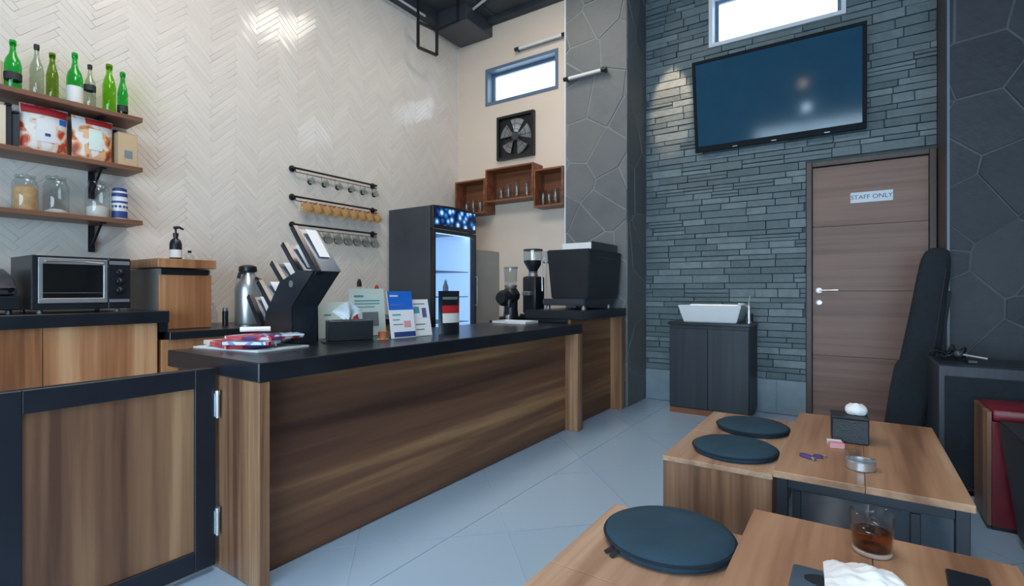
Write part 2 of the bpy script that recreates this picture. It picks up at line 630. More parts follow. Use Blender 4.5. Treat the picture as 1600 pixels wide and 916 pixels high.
pack_print('leaflet_red', srgb(236, 226, 228), [(0.46, srgb(214, 84, 96)), (0.56, srgb(168, 36, 70)), (0.66, srgb(90, 84, 140))], 9)
pack_print('leaflet_blue', srgb(214, 226, 236), [(0.45, srgb(110, 140, 190)), (0.55, srgb(228, 232, 236)), (0.63, srgb(170, 50, 80))], 10)

pack_print('bag_print_red', srgb(232, 228, 224), [(0.50, srgb(224, 206, 190)), (0.57, srgb(206, 132, 92)), (0.63, srgb(186, 60, 56)), (0.70, srgb(120, 140, 84))], 13)
pack_print('bag_print_orange', srgb(230, 226, 222), [(0.48, srgb(226, 180, 140)), (0.55, srgb(204, 120, 76)), (0.62, srgb(150, 84, 60)), (0.69, srgb(70, 66, 60))], 12)

# ================================================================== STRUCTURE
XL, YB, YF, YP = -4.0, 4.787, 5.109, 4.587     # left wall, white back wall, stone wall, pillar fronts
ZC = 4.28
XR, Y0 = 2.6, -3.0                              # right wall and shop front behind the camera
PX0, PX1 = -2.44, -1.78                         # stone pillar
QX0 = 0.53                                      # dark pillar on the right


def struct(name, b, mat):
    return solo(name, b, mat, kind='structure')


# floor: slab of grout with separate tiles laid diagonally, a straight strip along the bar
floor = struct('floor', B().box(XL - .15, XR + .15, Y0 - .15, YF + .15, -0.12, -0.004), 'floor_grout')
T = 0.66
tile_polys = []
s2 = math.sqrt(0.5)
for i in range(-9, 12):
    for j in range(-9, 12):
        a0, b0 = i * T - 0.24, j * T + 0.3
        corners = [(a0, b0), (a0 + T, b0), (a0 + T, b0 + T), (a0, b0 + T)]
        poly = [(s2 * (p - q), s2 * (p + q)) for p, q in corners]
        for lo, hi in ((-1.50, XR), (XL, -1.50)):
            q = clip(poly, lo, 0, -1, 0)
            q = clip(q, hi, 0, 1, 0) if q else q
            q = clip(q, 0, -0.6, 0, -1) if q else q
            q = clip(q, 0, YF, 0, 1) if q else q
            q = clean(q) if q else q
            if len(q) >= 3:
                q = clean(inset(q, 0.0022))
                if len(q) >= 3:
                    tile_polys.append(q)
for q in tile_polys:
    b = B().prism(q, 'z', -0.006, 0.0)
    part('floor_tile', b, 'floor_tile_mat', floor, smooth=0)

# left wall: backing and herringbone tiles
wall_left = struct('wall_left', B().box(XL - .15, XL - 0.0021, Y0 - .15, YB + .15, 0, ZC), 'tile_grout')
W_, n_ = 0.036, 7
L_ = W_ * n_
G_ = 0.0014


def tile_mesh(name, lw, lh):
    b = B()
    t, e = 0.0022, 0.0018
    lw2, lh2 = lw / 2 - G_ / 2, lh / 2 - G_ / 2
    bot = [b.bm.verts.new((0, s * lw2, q * lh2)) for s, q in ((-1, -1), (1, -1), (1, 1), (-1, 1))]
    top = [b.bm.verts.new((t, s * (lw2 - e), q * (lh2 - e))) for s, q in ((-1, -1), (1, -1), (1, 1), (-1, 1))]
    b.bm.faces.new(top)
    for k in range(4):
        b.bm.faces.new((bot[k], bot[(k + 1) % 4], top[(k + 1) % 4], top[k]))
    return b


tm = tile_mesh('tile', L_, W_).mesh('tile', 'cream_tile', smooth=0)
tiles = []
random.seed(11)
c45 = math.sqrt(0.5)
for k in range(-80, 150):
    for j in range(-14, 15):
        for kind in (0, 1):
            if kind == 0:
                cx_, cy_ = k * W_ + 2 * L_ * j + L_ / 2, k * W_ + W_ / 2
            else:
                cx_, cy_ = k * W_ + L_ + 2 * L_ * j + W_ / 2, k * W_ + W_ - L_ / 2
            y = c45 * (cx_ - cy_) + 1.2
            z = c45 * (cx_ + cy_) + 1.2
            if -0.55 < y < YB + 0.04 and 0.80 < z < ZC - 0.10:
                ang = R(45) if kind == 0 else R(135)
                M = Matrix.Translation((XL - 0.0022, y, z)) @ Matrix.Rotation(ang, 4, 'X') @ Matrix.Rotation(R(random.uniform(-0.8, 0.8)), 4, 'Z') @ Matrix.Rotation(R(random.uniform(-0.8, 0.8)), 4, 'Y')
                tiles.append((y, z, M))


def view_rank(p):
    d = Vector(p) - Vector((0, 0, 1.1))
    fw = d.x * -0.559 + d.y * 0.829
    rt = d.x * 0.829 + d.y * 0.559
    if fw < 0.2 or abs(rt / fw) > 1.0 or abs(d.z / fw) > 0.57:
        return 1e6
    return fw


tiles.sort(key=lambda t: view_rank((XL, t[0], t[1])))
for y, z, M in tiles[:300]:
    place_piece('tile', tm, wall_left, M)
b = B()
for y, z, M in tiles[300:]:
    q = tile_mesh('t', L_, W_)
    bmesh.ops.transform(q.bm, matrix=M, verts=q.bm.verts[:])
    me = bpy.data.meshes.new('tmp')
    q.bm.to_mesh(me)
    q.bm.free()
    b.bm.from_mesh(me)
    bpy.data.meshes.remove(me)
part('tile_field', b, 'cream_tile', wall_left, kind='stuff', smooth=0)


def wall_with_holes(b, x0, x1, z0, z1, ya, yb, holes):
    """a wall slab (y from ya to yb) with rectangular holes (hx0,hx1,hz0,hz1), side by side"""
    xs = x0
    for hx0, hx1, hz0, hz1 in sorted(holes):
        if hx0 > xs:
            b.box(xs, hx0, ya, yb, z0, z1)
        if hz0 > z0:
            b.box(hx0, hx1, ya, yb, z0, hz0)
        if hz1 < z1:
            b.box(hx0, hx1, ya, yb, hz1, z1)
        xs = hx1
    if xs < x1:
        b.box(xs, x1, ya, yb, z0, z1)
    return b


# white back wall with the high window
WA = (-3.60, -2.63, 3.27, 3.70)
wall_back = struct('wall_back', wall_with_holes(B(), XL - .15, PX0, 0, ZC, YB, YB + 0.2, [WA]), 'back_plaster')
part('edge_bead', B().box(PX0 - 0.022, PX0 - 0.002, YP + 0.02, YB + 0.0, 0.9, ZC), 'frame_white', wall_back)


def window(name, x0, x1, z0, z1, y, dep, inner):
    r = thing(name, ((x0 + x1) / 2, y, z0), kind='structure')
    f = 0.035
    b = B()
    b.box(x0, x1, y + 0.0, y + dep, z0, z0 + f)
    b.box(x0, x1, y + 0.0, y + dep, z1 - f, z1)
    b.box(x0, x0 + f, y + 0.0, y + dep, z0 + f, z1 - f)
    b.box(x1 - f, x1, y + 0.0, y + dep, z0 + f, z1 - f)
    part('window_frame', b, inner, r)
    g = 0.03
    b = B()
    yy = y + dep * 0.75
    b.box(x0 + f, x1 - f, yy, yy + .03, z0 + f, z0 + f + g)
    b.box(x0 + f, x1 - f, yy, yy + .03, z1 - f - g, z1 - f)
    b.box(x0 + f, x0 + f + g, yy, yy + .03, z0 + f + g, z1 - f - g)
    b.box(x1 - f - g, x1 - f, yy, yy + .03, z0 + f + g, z1 - f - g)
    part('sash', b, 'frame_grey', r)
    part('pane', B().box(x0 + f + g, x1 - f - g, yy + .012, yy + .018, z0 + f + g, z1 - f - g), 'window_glass', r)
    return r


window('window_1', WA[0], WA[1], WA[2], WA[3], YB - 0.012, 0.14, 'frame_grey')

# stone wall with door and window holes
WB = (-1.16, -0.06, 3.43, 3.95)
DO = (-0.35, QX0 - 0.005, 0.0, 2.21)
b = B()
ya, yb = YF + 0.012, YF + 0.2
b.box(PX1 - 0.4, WB[0], ya, yb, 0, ZC)
b.box(WB[0], WB[1], ya, yb, WB[3], ZC)
b.box(WB[0], DO[0], ya, yb, 0, WB[2])
b.box(DO[0], WB[1], ya, yb, DO[3], WB[2])
b.box(WB[1], QX0 + 0.3, ya, yb, DO[3], ZC)
wall_far = struct('wall_far', b, 'wall_backing')
window('window_2', WB[0], WB[1], WB[2], WB[3], YF - 0.02, 0.16, 'frame_white')

SK = 0.31
stones = []
random.seed(23)
z = SK
while z < ZC - 0.02:
    h = random.choice((0.045, 0.055, 0.062, 0.07, 0.08))
    h = min(h, ZC - z)
    x = PX1 - random.uniform(0, 0.2)
    while x < QX0:
        Ls = random.uniform(0.14, 0.42)
        x0, x1 = max(x, PX1), min(x + Ls, QX0)
        x += Ls
        if x1 - x0 < 0.03:
            continue
        segs = [(x0, x1)]
        for hx0, hx1, hz0, hz1 in (WB, DO):
            if z + h > hz0 + 0.01 and z < hz1 - 0.01:
                ns = []
                for p, q in segs:
                    if q <= hx0 or p >= hx1:
                        ns.append((p, q))
                    else:
                        if p < hx0 - 0.03:
                            ns.append((p, hx0))
                        if q > hx1 + 0.03:
                            ns.append((hx1, q))
                segs = ns
        two = random.random() < 0.12 and h > 0.06
        for p, q in segs:
            if two:
                stones.append((p, q, z, z + h / 2, random.uniform(0.0, 0.015)))
                stones.append((p, q, z + h / 2, z + h, random.uniform(0.0, 0.015)))
            else:
                stones.append((p, q, z, z + h, random.uniform(0.0, 0.015)))
    z += h


def stone_box(b, x0, x1, z0, z1, pr):
    g, e = 0.0012, 0.003
    yf = YF - pr
    sk = random.uniform(-0.004, 0.004)
    bk = [b.bm.verts.new((x, YF + 0.013, zz)) for x, zz in ((x0 + g, z0 + g), (x1 - g, z0 + g), (x1 - g, z1 - g), (x0 + g, z1 - g))]
    ft = [b.bm.verts.new((x, yf + s, zz)) for x, zz, s in ((x0 + g + e, z0 + g + e, sk), (x1 - g - e, z0 + g + e, -sk), (x1 - g - e, z1 - g - e, -sk), (x0 + g + e, z1 - g - e, sk))]
    b.bm.faces.new(ft)
    for k in range(4):
        b.bm.faces.new((bk[k], bk[(k + 1) % 4], ft[(k + 1) % 4], ft[k]))


def stone_score(s):
    cx_, cz_ = (s[0] + s[1]) / 2, (s[2] + s[3]) / 2
    if view_rank((cx_, YF, cz_)) > 1e5:
        return 0
    if -1.25 < cx_ < 0.05 and 2.5 < cz_ < 3.25:
        return 0
    if -1.40 < cx_ < -0.75 and cz_ < 0.8:
        return 0
    return (s[1] - s[0]) * (s[3] - s[2])


stones.sort(key=stone_score, reverse=True)
for s in stones[:300]:
    b = B()
    stone_box(b, *s)
    part('stone', b, 'ledge_stone', wall_far, smooth=0)
b = B()
for s in stones[300:]:
    stone_box(b, *s)
part('stone_field', b, 'ledge_stone', wall_far, kind='stuff', smooth=0)
base = struct('baseboard_far', B().box(PX1, DO[0], YF - 0.012, YF + 0.012, 0.0, SK - 0.002, 0.003), 'skirting_tile')
for k, xx in enumerate((-1.78, -1.18, -0.58)):
    x1 = min(xx + 0.598, DO[0] - 0.001)
    part('skirting_tile', B().box(xx + .002, x1, YF - 0.018, YF - 0.012, 0.004, SK - 0.006, 0.002), 'skirting_tile', base)


# ---- flagstone pillars
def flagstones(parent, u0, u1, z0, z1, cell, seed, mat, to3d, gap=0.003, thick=0.017):
    rnd = random.Random(seed)
    pts = []
    nu, nz = max(1, round((u1 - u0) / cell)), max(1, round((z1 - z0) / cell))
    for i in range(-1, nu + 1):
        for j in range(-1, nz + 1):
            pts.append((u0 + (i + 0.5 + rnd.uniform(-0.42, 0.42) + (0.35 if j % 2 else 0)) * (u1 - u0) / nu, z0 + (j + 0.5 + rnd.uniform(-0.42, 0.42)) * (z1 - z0) / nz))
    for i, p in enumerate(pts):
        q = [(u0, z0), (u1, z0), (u1, z1), (u0, z1)]
        for j, r in enumerate(pts):
            if i == j or not q:
                continue
            dx, dy = r[0] - p[0], r[1] - p[1]
            if dx * dx + dy * dy > (4 * cell) ** 2:
                continue
            q = clip(q, (p[0] + r[0]) / 2, (p[1] + r[1]) / 2, dx, dy)
        q = clean(q) if q else q
        if len(q) < 3:
            continue
        q = clean(inset(q, gap), 0.004)
        if len(q) < 3:
            continue
        q2 = clean(inset(q, 0.006), 0.002)
        t = thick + rnd.uniform(-0.004, 0.004)
        b = B()
        n = len(q)
        A = [b.bm.verts.new(to3d(a, c, -0.004)) for a, c in q]
        if len(q2) == n:
            C2 = [b.bm.verts.new(to3d(a, c, t)) for a, c in q2]
        else:
            C2 = [b.bm.verts.new(to3d(a, c, t)) for a, c in q]
        b.bm.faces.new(C2)
        for k in range(n):
            b.bm.faces.new((A[k], A[(k + 1) % n], C2[(k + 1) % n], C2[k]))
        part('flagstone', b, mat, parent, smooth=0)


pil = struct('wall_pillar_left', B().box(PX0, PX1 - 0.007, YP + 0.008, YF + 0.15, 0, ZC), 'mortar')
flagstones(pil, PX0, PX1, 0, ZC, 0.36, 5, 'flag_stone', lambda a, c, t: (a, YP + 0.02 - t, c))
flagstones(pil, YP, YF, 0, ZC, 0.40, 9, 'flag_stone', lambda a, c, t: (PX1 - 0.015 + t * 0.7, a, c))
pir = struct('wall_pillar_right', B().box(QX0 + 0.012, XR + .15, YP + 0.008, YF + 0.25, 0, ZC), 'mortar_dark')
flagstones(pir, QX0, 1.9, 0, ZC, 0.37, 31, 'dark_flag_stone', lambda a, c, t: (a, YP + 0.02 - t, c), gap=0.0022)
part('corner_bead', B().box(QX0 - 0.002, QX0 + 0.012, YP - 0.002, YP + 0.02, 0, ZC), 'frame_grey', pir)
part('reveal_board', B().box(QX0, QX0 + 0.0115, YP + 0.025, YF + 0.199, 0, ZC), 'door_frame_wood', pir)

struct('door_light_block', B().box(DO[0] - .02, QX0 + 0.0118, YF + 0.2, YF + 0.25, -0.02, DO[3] + .02), 'wall_backing')  # unseen board added behind the door to block sky light
# door
door = thing('door_1', ((DO[0] + DO[1]) / 2, YF, 0), kind='structure')
b = B()
fw = 0.045
b.box(DO[0], DO[0] + fw, YF - 0.035, YF + 0.15, 0, DO[3], 0.004)
b.box(DO[1] - fw, DO[1], YF - 0.035, YF + 0.15, 0, DO[3], 0.004)
b.box(DO[0] + fw, DO[1] - fw, YF - 0.035, YF + 0.15, DO[3] - fw, DO[3], 0.004)
part('door_frame', b, 'door_frame_wood', door)
b = B()
zs = [0.01, 0.55, 1.10, 1.65, DO[3] - fw - 0.004]
for z0, z1 in zip(zs, zs[1:]):
    b.box(DO[0] + fw + .003, DO[1] - fw - .003, YF - 0.012, YF + 0.03, z0 + 0.001, z1 - 0.001, 0.0015)
part('door_leaf', b, 'door_veneer', door)
b = B()
hx = DO[0] + 0.095
b.lathe((hx, YF - 0.012, 1.105), [(0.024, 0), (0.024, -0.008), (0.010, -0.010), (0.010, -0.05)], 16, axis='y')
b.tube([(hx, YF - 0.055, 1.105), (hx + 0.02, YF - 0.062, 1.105), (hx + 0.14, YF - 0.060, 1.107)], 0.0085, 10)
part('door_handle', b, 'steel', door, label='brushed steel lever handle')
b = B()
b.lathe((hx, YF - 0.012, 1.0), [(0.024, 0), (0.024, -0.009), (0.016, -0.011)], 16, axis='y')
b.box(hx - .003, hx + .003, YF - 0.026, YF - 0.022, 0.988, 1.012)
part('lock_rose', b, 'steel', door)

# ceiling with panels, edge beam, corner box, conduits
ceil = struct('ceiling', B().box(XL - .15, XR + .15, Y0 - .15, YF + .2, ZC, ZC + 0.1), 'beam_dark')
x = XL
while x < -0.5:
    for (y0, y1) in ((0.0, 1.2), (1.2, 2.4), (2.4, 3.6), (3.6, 4.78)):
        part('ceiling_panel', B().box(x + .006, x + .594, y0 + .006, y1 - .006, ZC - 0.03, ZC, 0.008), 'ceiling_dark', ceil)
    x += 0.6
part('edge_beam', B().box(XL, XL + 0.10, 0.0, YB, ZC - 0.17, ZC - 0.03, 0.004), 'beam_dark', ceil)
part('cross_beam', B().box(XL + 0.1, PX0, YB - 0.09, YB, ZC - 0.09, ZC - 0.03, 0.004), 'beam_dark', ceil)
part('corner_box', B().box(XL + 0.02, -3.50, 4.30, YB - 0.002, 4.06, ZC - 0.03, 0.006), 'charcoal_paint', ceil)
part('conduit', B().tube([(-3.50, 4.42, ZC - 0.06), (-2.6, 4.12, ZC - 0.06)], 0.014, 8), 'conduit_white', ceil)
part('conduit', B().tube([(XL + 0.13, 3.2, ZC - 0.19), (XL + 0.13, 4.05, ZC - 0.19)], 0.012, 8), 'conduit_white', ceil)

# the rest of the shell, behind the camera
struct('wall_right', B().box(XR, XR + .15, Y0, YF, 0, ZC), 'plain_wall')
b = B()
b.box(XL - .15, -2.0, Y0 - .15, Y0, 0, ZC)
b.box(2.4, XR + .15, Y0 - .15, Y0, 0, ZC)
b.box(-2.0, 2.4, Y0 - .15, Y0, 2.35, ZC)
b.box(-2.0, 2.4, Y0 - .15, Y0, 0, 0.25)
struct('wall_front', b, 'plain_wall')
win3 = thing('window_3', (0.2, Y0, 0.25), kind='structure')
b = B()
for xx in (-2.0, -0.93, 0.17, 1.27, 2.34):
    b.box(xx, xx + .06, Y0 - .1, Y0 - .04, 0.25, 2.35)
b.box(-2.0, 2.4, Y0 - .1, Y0 - .04, 2.29, 2.35)
b.box(-2.0, 2.4, Y0 - .1, Y0 - .04, 0.25, 0.31)
part('window_frame', b, 'black_frame_paint', win3)
for xx in (-1.94, -0.87, 0.23, 1.33):
    part('pane', B().box(xx, xx + 1.0, Y0 - .075, Y0 - .069, 0.31, 2.29), 'window_glass', win3)

# ================================================================== BAR
bar = thing('bar_counter', (-2.2, 2.3, 0), 'long dark walnut bar counter with black top beside the aisle', 'counter')
part('countertop', B().box(-2.53, -1.795, 1.015, 3.66, 0.765, 0.838, 0.004), 'black_laminate', bar)
part('front_panel', B().box(-1.925, -1.90, 1.06, 3.57, 0.004, 0.765, 0.001), 'walnut_along_counter', bar)
part('end_panel', B().box(-2.13, -1.80, 1.02, 1.062, 0.002, 0.765, 0.002), 'walnut_post', bar)
part('pilaster', B().box(-1.925, -1.79, 3.57, 3.655, 0.002, 0.765, 0.002), 'walnut_post', bar)
part('back_panel', B().box(-2.54, -2.52, 1.06, 3.66, 0.002, 0.765), 'walnut_upright', bar)
part('inner_shelf', B().box(-2.52, -1.925, 1.07, 3.65, 0.40, 0.418), 'walnut_upright', bar)

mac = thing('machine_counter', (-2.1, 4.1, 0), 'raised end of the bar with black top carrying the coffee machine', 'counter')
part('countertop', B().box(-2.34, -1.782, 3.662, YP - 0.03, 0.868, 0.94, 0.004), 'black_laminate', mac)
part('front_panel', B().box(-1.925, -1.90, 3.662, 4.47, 0.004, 0.868, 0.001), 'walnut_along_counter', mac)
part('pilaster', B().box(-1.925, -1.79, 4.47, 4.545, 0.002, 0.868, 0.002), 'walnut_post', mac)
part('side_panel', B().box(-2.33, -1.93, 3.662, 3.70, 0.842, 0.868), 'black_laminate', mac)
part('back_panel', B().box(-2.33, -2.31, 3.70, 4.545, 0.002, 0.868), 'walnut_upright', mac)

prep = thing('prep_counter', (-2.6, 4.1, 0), 'black topped counter behind the coffee machine holding two grinders', 'counter')
part('countertop', B().box(-2.72, -2.345, 3.664, YP - 0.03, 0.765, 0.838, 0.004), 'black_laminate', prep)
part('carcass', B().box(-2.70, -2.36, 3.69, YP - 0.04, 0.002, 0.765, 0.002), 'walnut_upright', prep)

gate = thing('gate', (-2.10, 0.69, 0.03), 'low walnut swing gate with wide black frame beside the bar', 'gate')
gy0, gy1, gz0, gz1 = 0.362, 1.003, 0.028, 0.80
part('rail', B().box(-2.122, -2.078, gy0 + .082, gy1 - .075, gz1 - .072, gz1, 0.002), 'black_frame_paint', gate)
part('rail', B().box(-2.122, -2.078, gy0 + .082, gy1 - .075, gz0, gz0 + .078, 0.002), 'black_frame_paint', gate)
part('stile', B().box(-2.122, -2.078, gy0, gy0 + .082, gz0, gz1, 0.002), 'black_frame_paint', gate)
part('stile', B().box(-2.122, -2.078, gy1 - .075, gy1, gz0, gz1, 0.002), 'black_frame_paint', gate)
part('panel', B().box(-2.108, -2.090, gy0 + .082, gy1 - .075, gz0 + .078, gz1 - .072), 'gate_walnut', gate)
for z0 in (0.604, 0.146):
    b = B()
    b.tube([(-2.067, gy1 + .001, z0), (-2.067, gy1 + .001, z0 + .105)], 0.007, 10)
    b.tube([(-2.067, gy1 + .001, z0 + .09), (-2.067, gy1 + .001, z0 + .107)], 0.0095, 10)
    b.box(-2.077, -2.072, gy1 - .008, gy1 + .001, z0 + .005, z0 + .095)
    part('hinge', b, 'steel', gate, label='bright steel barrel hinge')

# ================================================================== CABINETS ON THE LEFT WALL
oc = thing('oven_cabinet', (-3.65, 0.4, 0), 'oak plank cabinet with black top under the toaster oven', 'cabinet')
part('countertop', B().box(-3.985, -3.30, -0.55, 1.335, 0.918, 0.985, 0.003), 'black_laminate', oc)
for y0, y1 in ((-0.53, -0.0), (0.0, 0.40), (0.40, 0.785), (0.785, 1.283)):
    part('plank', B().box(-3.345, -3.322, y0 + .0015, y1 - .0015, 0.06, 0.918, 0.0015), 'cabinet_oak', oc)
part('carcass', B().box(-3.98, -3.345, -0.53, 1.29, 0.002, 0.918), 'cabinet_oak', oc)
part('end_trim', B().box(-3.98, -3.315, 1.29, 1.333, 0.864, 0.918), 'black_laminate', oc)

lc = thing('low_cabinet', (-3.65, 2.4, 0), 'lower oak cabinet with black top between oven and fridge', 'cabinet')
part('countertop', B().box(-3.985, -3.30, 1.337, 3.56, 0.815, 0.862, 0.003), 'black_laminate', lc)
for k in range(5):
    y0 = 1.30 + k * 0.45
    part('plank', B().box(-3.345, -3.322, y0 + .0015, y0 + .4485, 0.06, 0.815, 0.0015), 'cabinet_oak', lc)
part('carcass', B().box(-3.98, -3.345, 1.30, 3.55, 0.002, 0.815), 'cabinet_oak', lc)

# toaster oven
ov = thing('toaster_oven', (-3.62, 0.96, 0.985), 'black toaster oven with steel trimmed glass door on the cabinet', 'oven')
oy0, oy1, oz0, oz1, ox = 0.765, 1.185, 1.003, 1.283, -3.42
b = B()
b.box(-3.80, ox - .014, oy0, oy0 + .012, oz0, oz1, 0.003)
b.box(-3.80, ox - .014, oy1 - .105, oy1, oz0, oz1, 0.003)
b.box(-3.80, ox - .014, oy0 + .012, oy1 - .105, oz1 - .014, oz1, 0.003)
b.box(-3.80, ox - .014, oy0 + .012, oy1 - .105, oz0, oz0 + .03, 0.003)
b.box(-3.80, -3.785, oy0 + .012, oy1 - .105, oz0 + .03, oz1 - .014)
b.box(ox - .014, ox, oy1 - .105, oy1, oz0, oz1, 0.004)
b.box(ox - .014, ox, oy0, oy1 - .105, oz0, oz0 + .032, 0.003)
b.box(ox - .014, ox, oy0, oy0 + .022, oz0 + .032, oz1, 0.003)
part('body', b, 'black_plastic', ov)
dy0, dy1, dz0, dz1 = oy0 + .024, oy1 - .108, oz0 + .034, oz1 - .012
b = B()
b.box(ox - .012, ox + .004, dy0, dy1, dz0, dz0 + .026, 0.002)
b.box(ox - .012, ox + .004, dy0, dy1, dz1 - .03, dz1, 0.002)
b.box(ox - .012, ox + .004, dy0, dy0 + .018, dz0 + .026, dz1 - .03, 0.002)
b.box(ox - .012, ox + .004, dy1 - .018, dy1, dz0 + .026, dz1 - .03, 0.002)
dr = part('door', b, 'steel', ov)
part('pane', B().box(ox - .006, ox - .002, dy0 + .018, dy1 - .018, dz0 + .026, dz1 - .03), 'clear_glass', dr)
b = B()
b.tube([(ox + .004, dy0 + .03, dz1 - .016), (ox + .026, dy0 + .03, dz1 - .016), (ox + .026, dy1 - .03, dz1 - .016), (ox + .004, dy1 - .03, dz1 - .016)], 0.007, 8)
part('handle', b, 'steel', dr)
b = B()
for k in range(9):
    xx = -3.77 + k * 0.038
    b.tube([(xx, dy0, 1.09), (xx, dy1, 1.09)], 0.002, 4)
b.tube([(-3.78, dy0 + .01, 1.09), (ox - .02, dy0 + .01, 1.09)], 0.003, 4)
b.tube([(-3.78, dy1 - .01, 1.09), (ox - .02, dy1 - .01, 1.09)], 0.003, 4)
part('rack', b, 'dull_steel', ov)
part('trim_strip', B().box(ox, ox + .003, oy1 - .10, oy1 - .006, oz1 - .036, oz1 - .016), 'steel', ov)
part('trim_strip', B().box(ox, ox + .003, oy1 - .10, oy1 - .006, oz0 + .036, oz0 + .052), 'steel', ov)
for zz in (1.205, 1.155, 1.105):
    kb = part('knob', B().lathe((ox, oy1 - .052, zz), [(0.018, 0), (0.017, 0.012), (0.013, 0.016)], 16, axis='x'), 'black_plastic', ov)
    part('pointer', B().box(ox + .016, ox + .0185, oy1 - .054, oy1 - .050, zz, zz + .013), 'steel', kb)
for yy in (oy0 + .04, oy1 - .05):
    for xx in (-3.77, ox - .04):
        part('foot', B().lathe((xx, yy, 0.9852), [(0.013, 0), (0.011, 0.019)], 10), 'dull_steel', ov)

# dark press beside the oven, at the picture edge
pr = thing('sandwich_press', (-3.62, 0.60, 0.985), 'black sandwich press with slanted grey lid left of the oven', 'appliance')
b = B()
b.prism([(-3.80, 1.005), (-3.42, 1.005), (-3.42, 1.075), (-3.80, 1.095)], 'y', 0.46, 0.725, 0.006)
part('base', b, 'black_plastic', pr)
b = B()
b.prism([(-3.80, 1.10), (-3.44, 1.08), (-3.43, 1.115), (-3.50, 1.17), (-3.66, 1.215), (-3.80, 1.215)], 'y', 0.47, 0.715, 0.006)
part('lid', b, 'charcoal_paint', pr)
part('handle', B().tube([(-3.44, 0.50, 1.10), (-3.40, 0.50, 1.11), (-3.40, 0.69, 1.11), (-3.44, 0.69, 1.10)], 0.01, 8), 'black_plastic', pr)
for yy in (0.49, 0.69):
    for xx in (-3.77, -3.46):
        part('foot', B().lathe((xx, yy, 0.9852), [(0.014, 0), (0.012, 0.021)], 8), 'black_plastic', pr)

# oak box with lid
wb = thing('wooden_bin', (-3.72, 1.51, 0.862), 'tall oak box with overhanging lid right of the toaster oven', 'box')
b = B()
b.box(-3.94, -3.52, 1.36, 1.378, 0.864, 1.238)
b.box(-3.94, -3.52, 1.645, 1.663, 0.864, 1.238)
b.box(-3.94, -3.92, 1.378, 1.645, 0.864, 1.238)
part('side', b, 'grey_paint', wb, label='pale grey side boards')
part('front', B().box(-3.52, -3.502, 1.36, 1.663, 0.864, 1.20, 0.002), 'cabinet_oak', wb)
part('lid', B().box(-3.955, -3.478, 1.345, 1.682, 1.244, 1.30, 0.003), 'cabinet_oak', wb)
part('slot', B().box(-3.524, -3.506, 1.378, 1.645, 1.203, 1.238), 'black_plastic', wb)

pb = thing('pump_bottle', (-3.62, 1.50, 1.30), 'dark pump bottle with pale label standing on the oak box', 'bottle')
b = B().lathe((-3.62, 1.50, 1.3005), [(0.033, 0), (0.035, 0.01), (0.035, 0.10), (0.028, 0.125), (0.013, 0.14), (0.013, 0.152)], 16)
part('body', b, 'black_plastic', pb)
part('label', B().lathe((-3.62, 1.50, 1.315), [(0.0356, 0), (0.0356, 0.05)], 16, cap=False), 'label_white', pb)
b = B().lathe((-3.62, 1.50, 1.4525), [(0.016, 0), (0.016, 0.02), (0.006, 0.022), (0.006, 0.05)], 12)
b.tube([(-3.62, 1.49, 1.505), (-3.62, 1.52, 1.512), (-3.62, 1.545, 1.50)], [0.011, 0.009, 0.006], 8)
part('pump', b, 'black_plastic', pb)
sj = thing('small_jar', (-3.66, 1.60, 1.30), 'small clear jar with black stopper on the oak box', 'jar')
part('body', B().lathe((-3.66, 1.60, 1.3005), [(0.026, 0), (0.028, 0.006), (0.028, 0.035), (0.012, 0.045), (0.012, 0.052)], 14), 'jar_glass', sj)
part('stopper', B().lathe((-3.66, 1.60, 1.3526), [(0.010, 0), (0.012, 0.016)], 10), 'black_plastic', sj)

# airpot and canisters on the low cabinet
ap = thing('airpot', (-3.66, 1.99, 0.862), 'steel airpot with black lid and handle on the low cabinet', 'flask')
c = (-3.66, 1.99, 0.8625)
part('body', B().lathe(c, [(0.085, 0), (0.088, 0.01), (0.088, 0.25), (0.075, 0.31), (0.05, 0.355), (0.045, 0.375)], 24), 'steel', ap)
part('lid', B().lathe((c[0], c[1], c[2] + 0.3755), [(0.058, 0), (0.062, 0.012), (0.058, 0.04), (0.03, 0.052)], 20), 'black_plastic', ap)
part('handle', B().tube([(c[0] + .075, c[1] + .02, 1.19), (c[0] + .135, c[1] + .03, 1.17), (c[0] + .15, c[1] + .035, 1.05), (c[0] + .092, c[1] + .025, 0.93)], 0.014, 8), 'black_plastic', ap)
part('spout', B().tube([(c[0] + .03, c[1] - .045, 1.235), (c[0] + .06, c[1] - .09, 1.225), (c[0] + .062, c[1] - .10, 1.19)], 0.012, 8), 'black_plastic', ap)
cn = thing('canister', (-3.60, 1.80, 0.862), 'slim black canister between oak box and steel airpot', 'canister')
part('body', B().lathe((-3.60, 1.80, 0.8625), [(0.019, 0), (0.019, 0.10)], 14), 'black_plastic', cn)
part('cap', B().lathe((-3.60, 1.80, 0.963), [(0.017, 0), (0.017, 0.02), (0.006, 0.028)], 14), 'dull_steel', cn)
gl = thing('small_bottle', (-3.62, 1.735, 0.862), 'small clear bottle against the right side of the oak box', 'bottle')
part('body', B().lathe((-3.62, 1.735, 0.8625), [(0.024, 0), (0.024, 0.09), (0.010, 0.12), (0.010, 0.14)], 14), 'jar_glass', gl)
part('cap', B().lathe((-3.62, 1.735, 1.003), [(0.011, 0), (0.011, 0.016)], 12), 'white_plastic', gl)

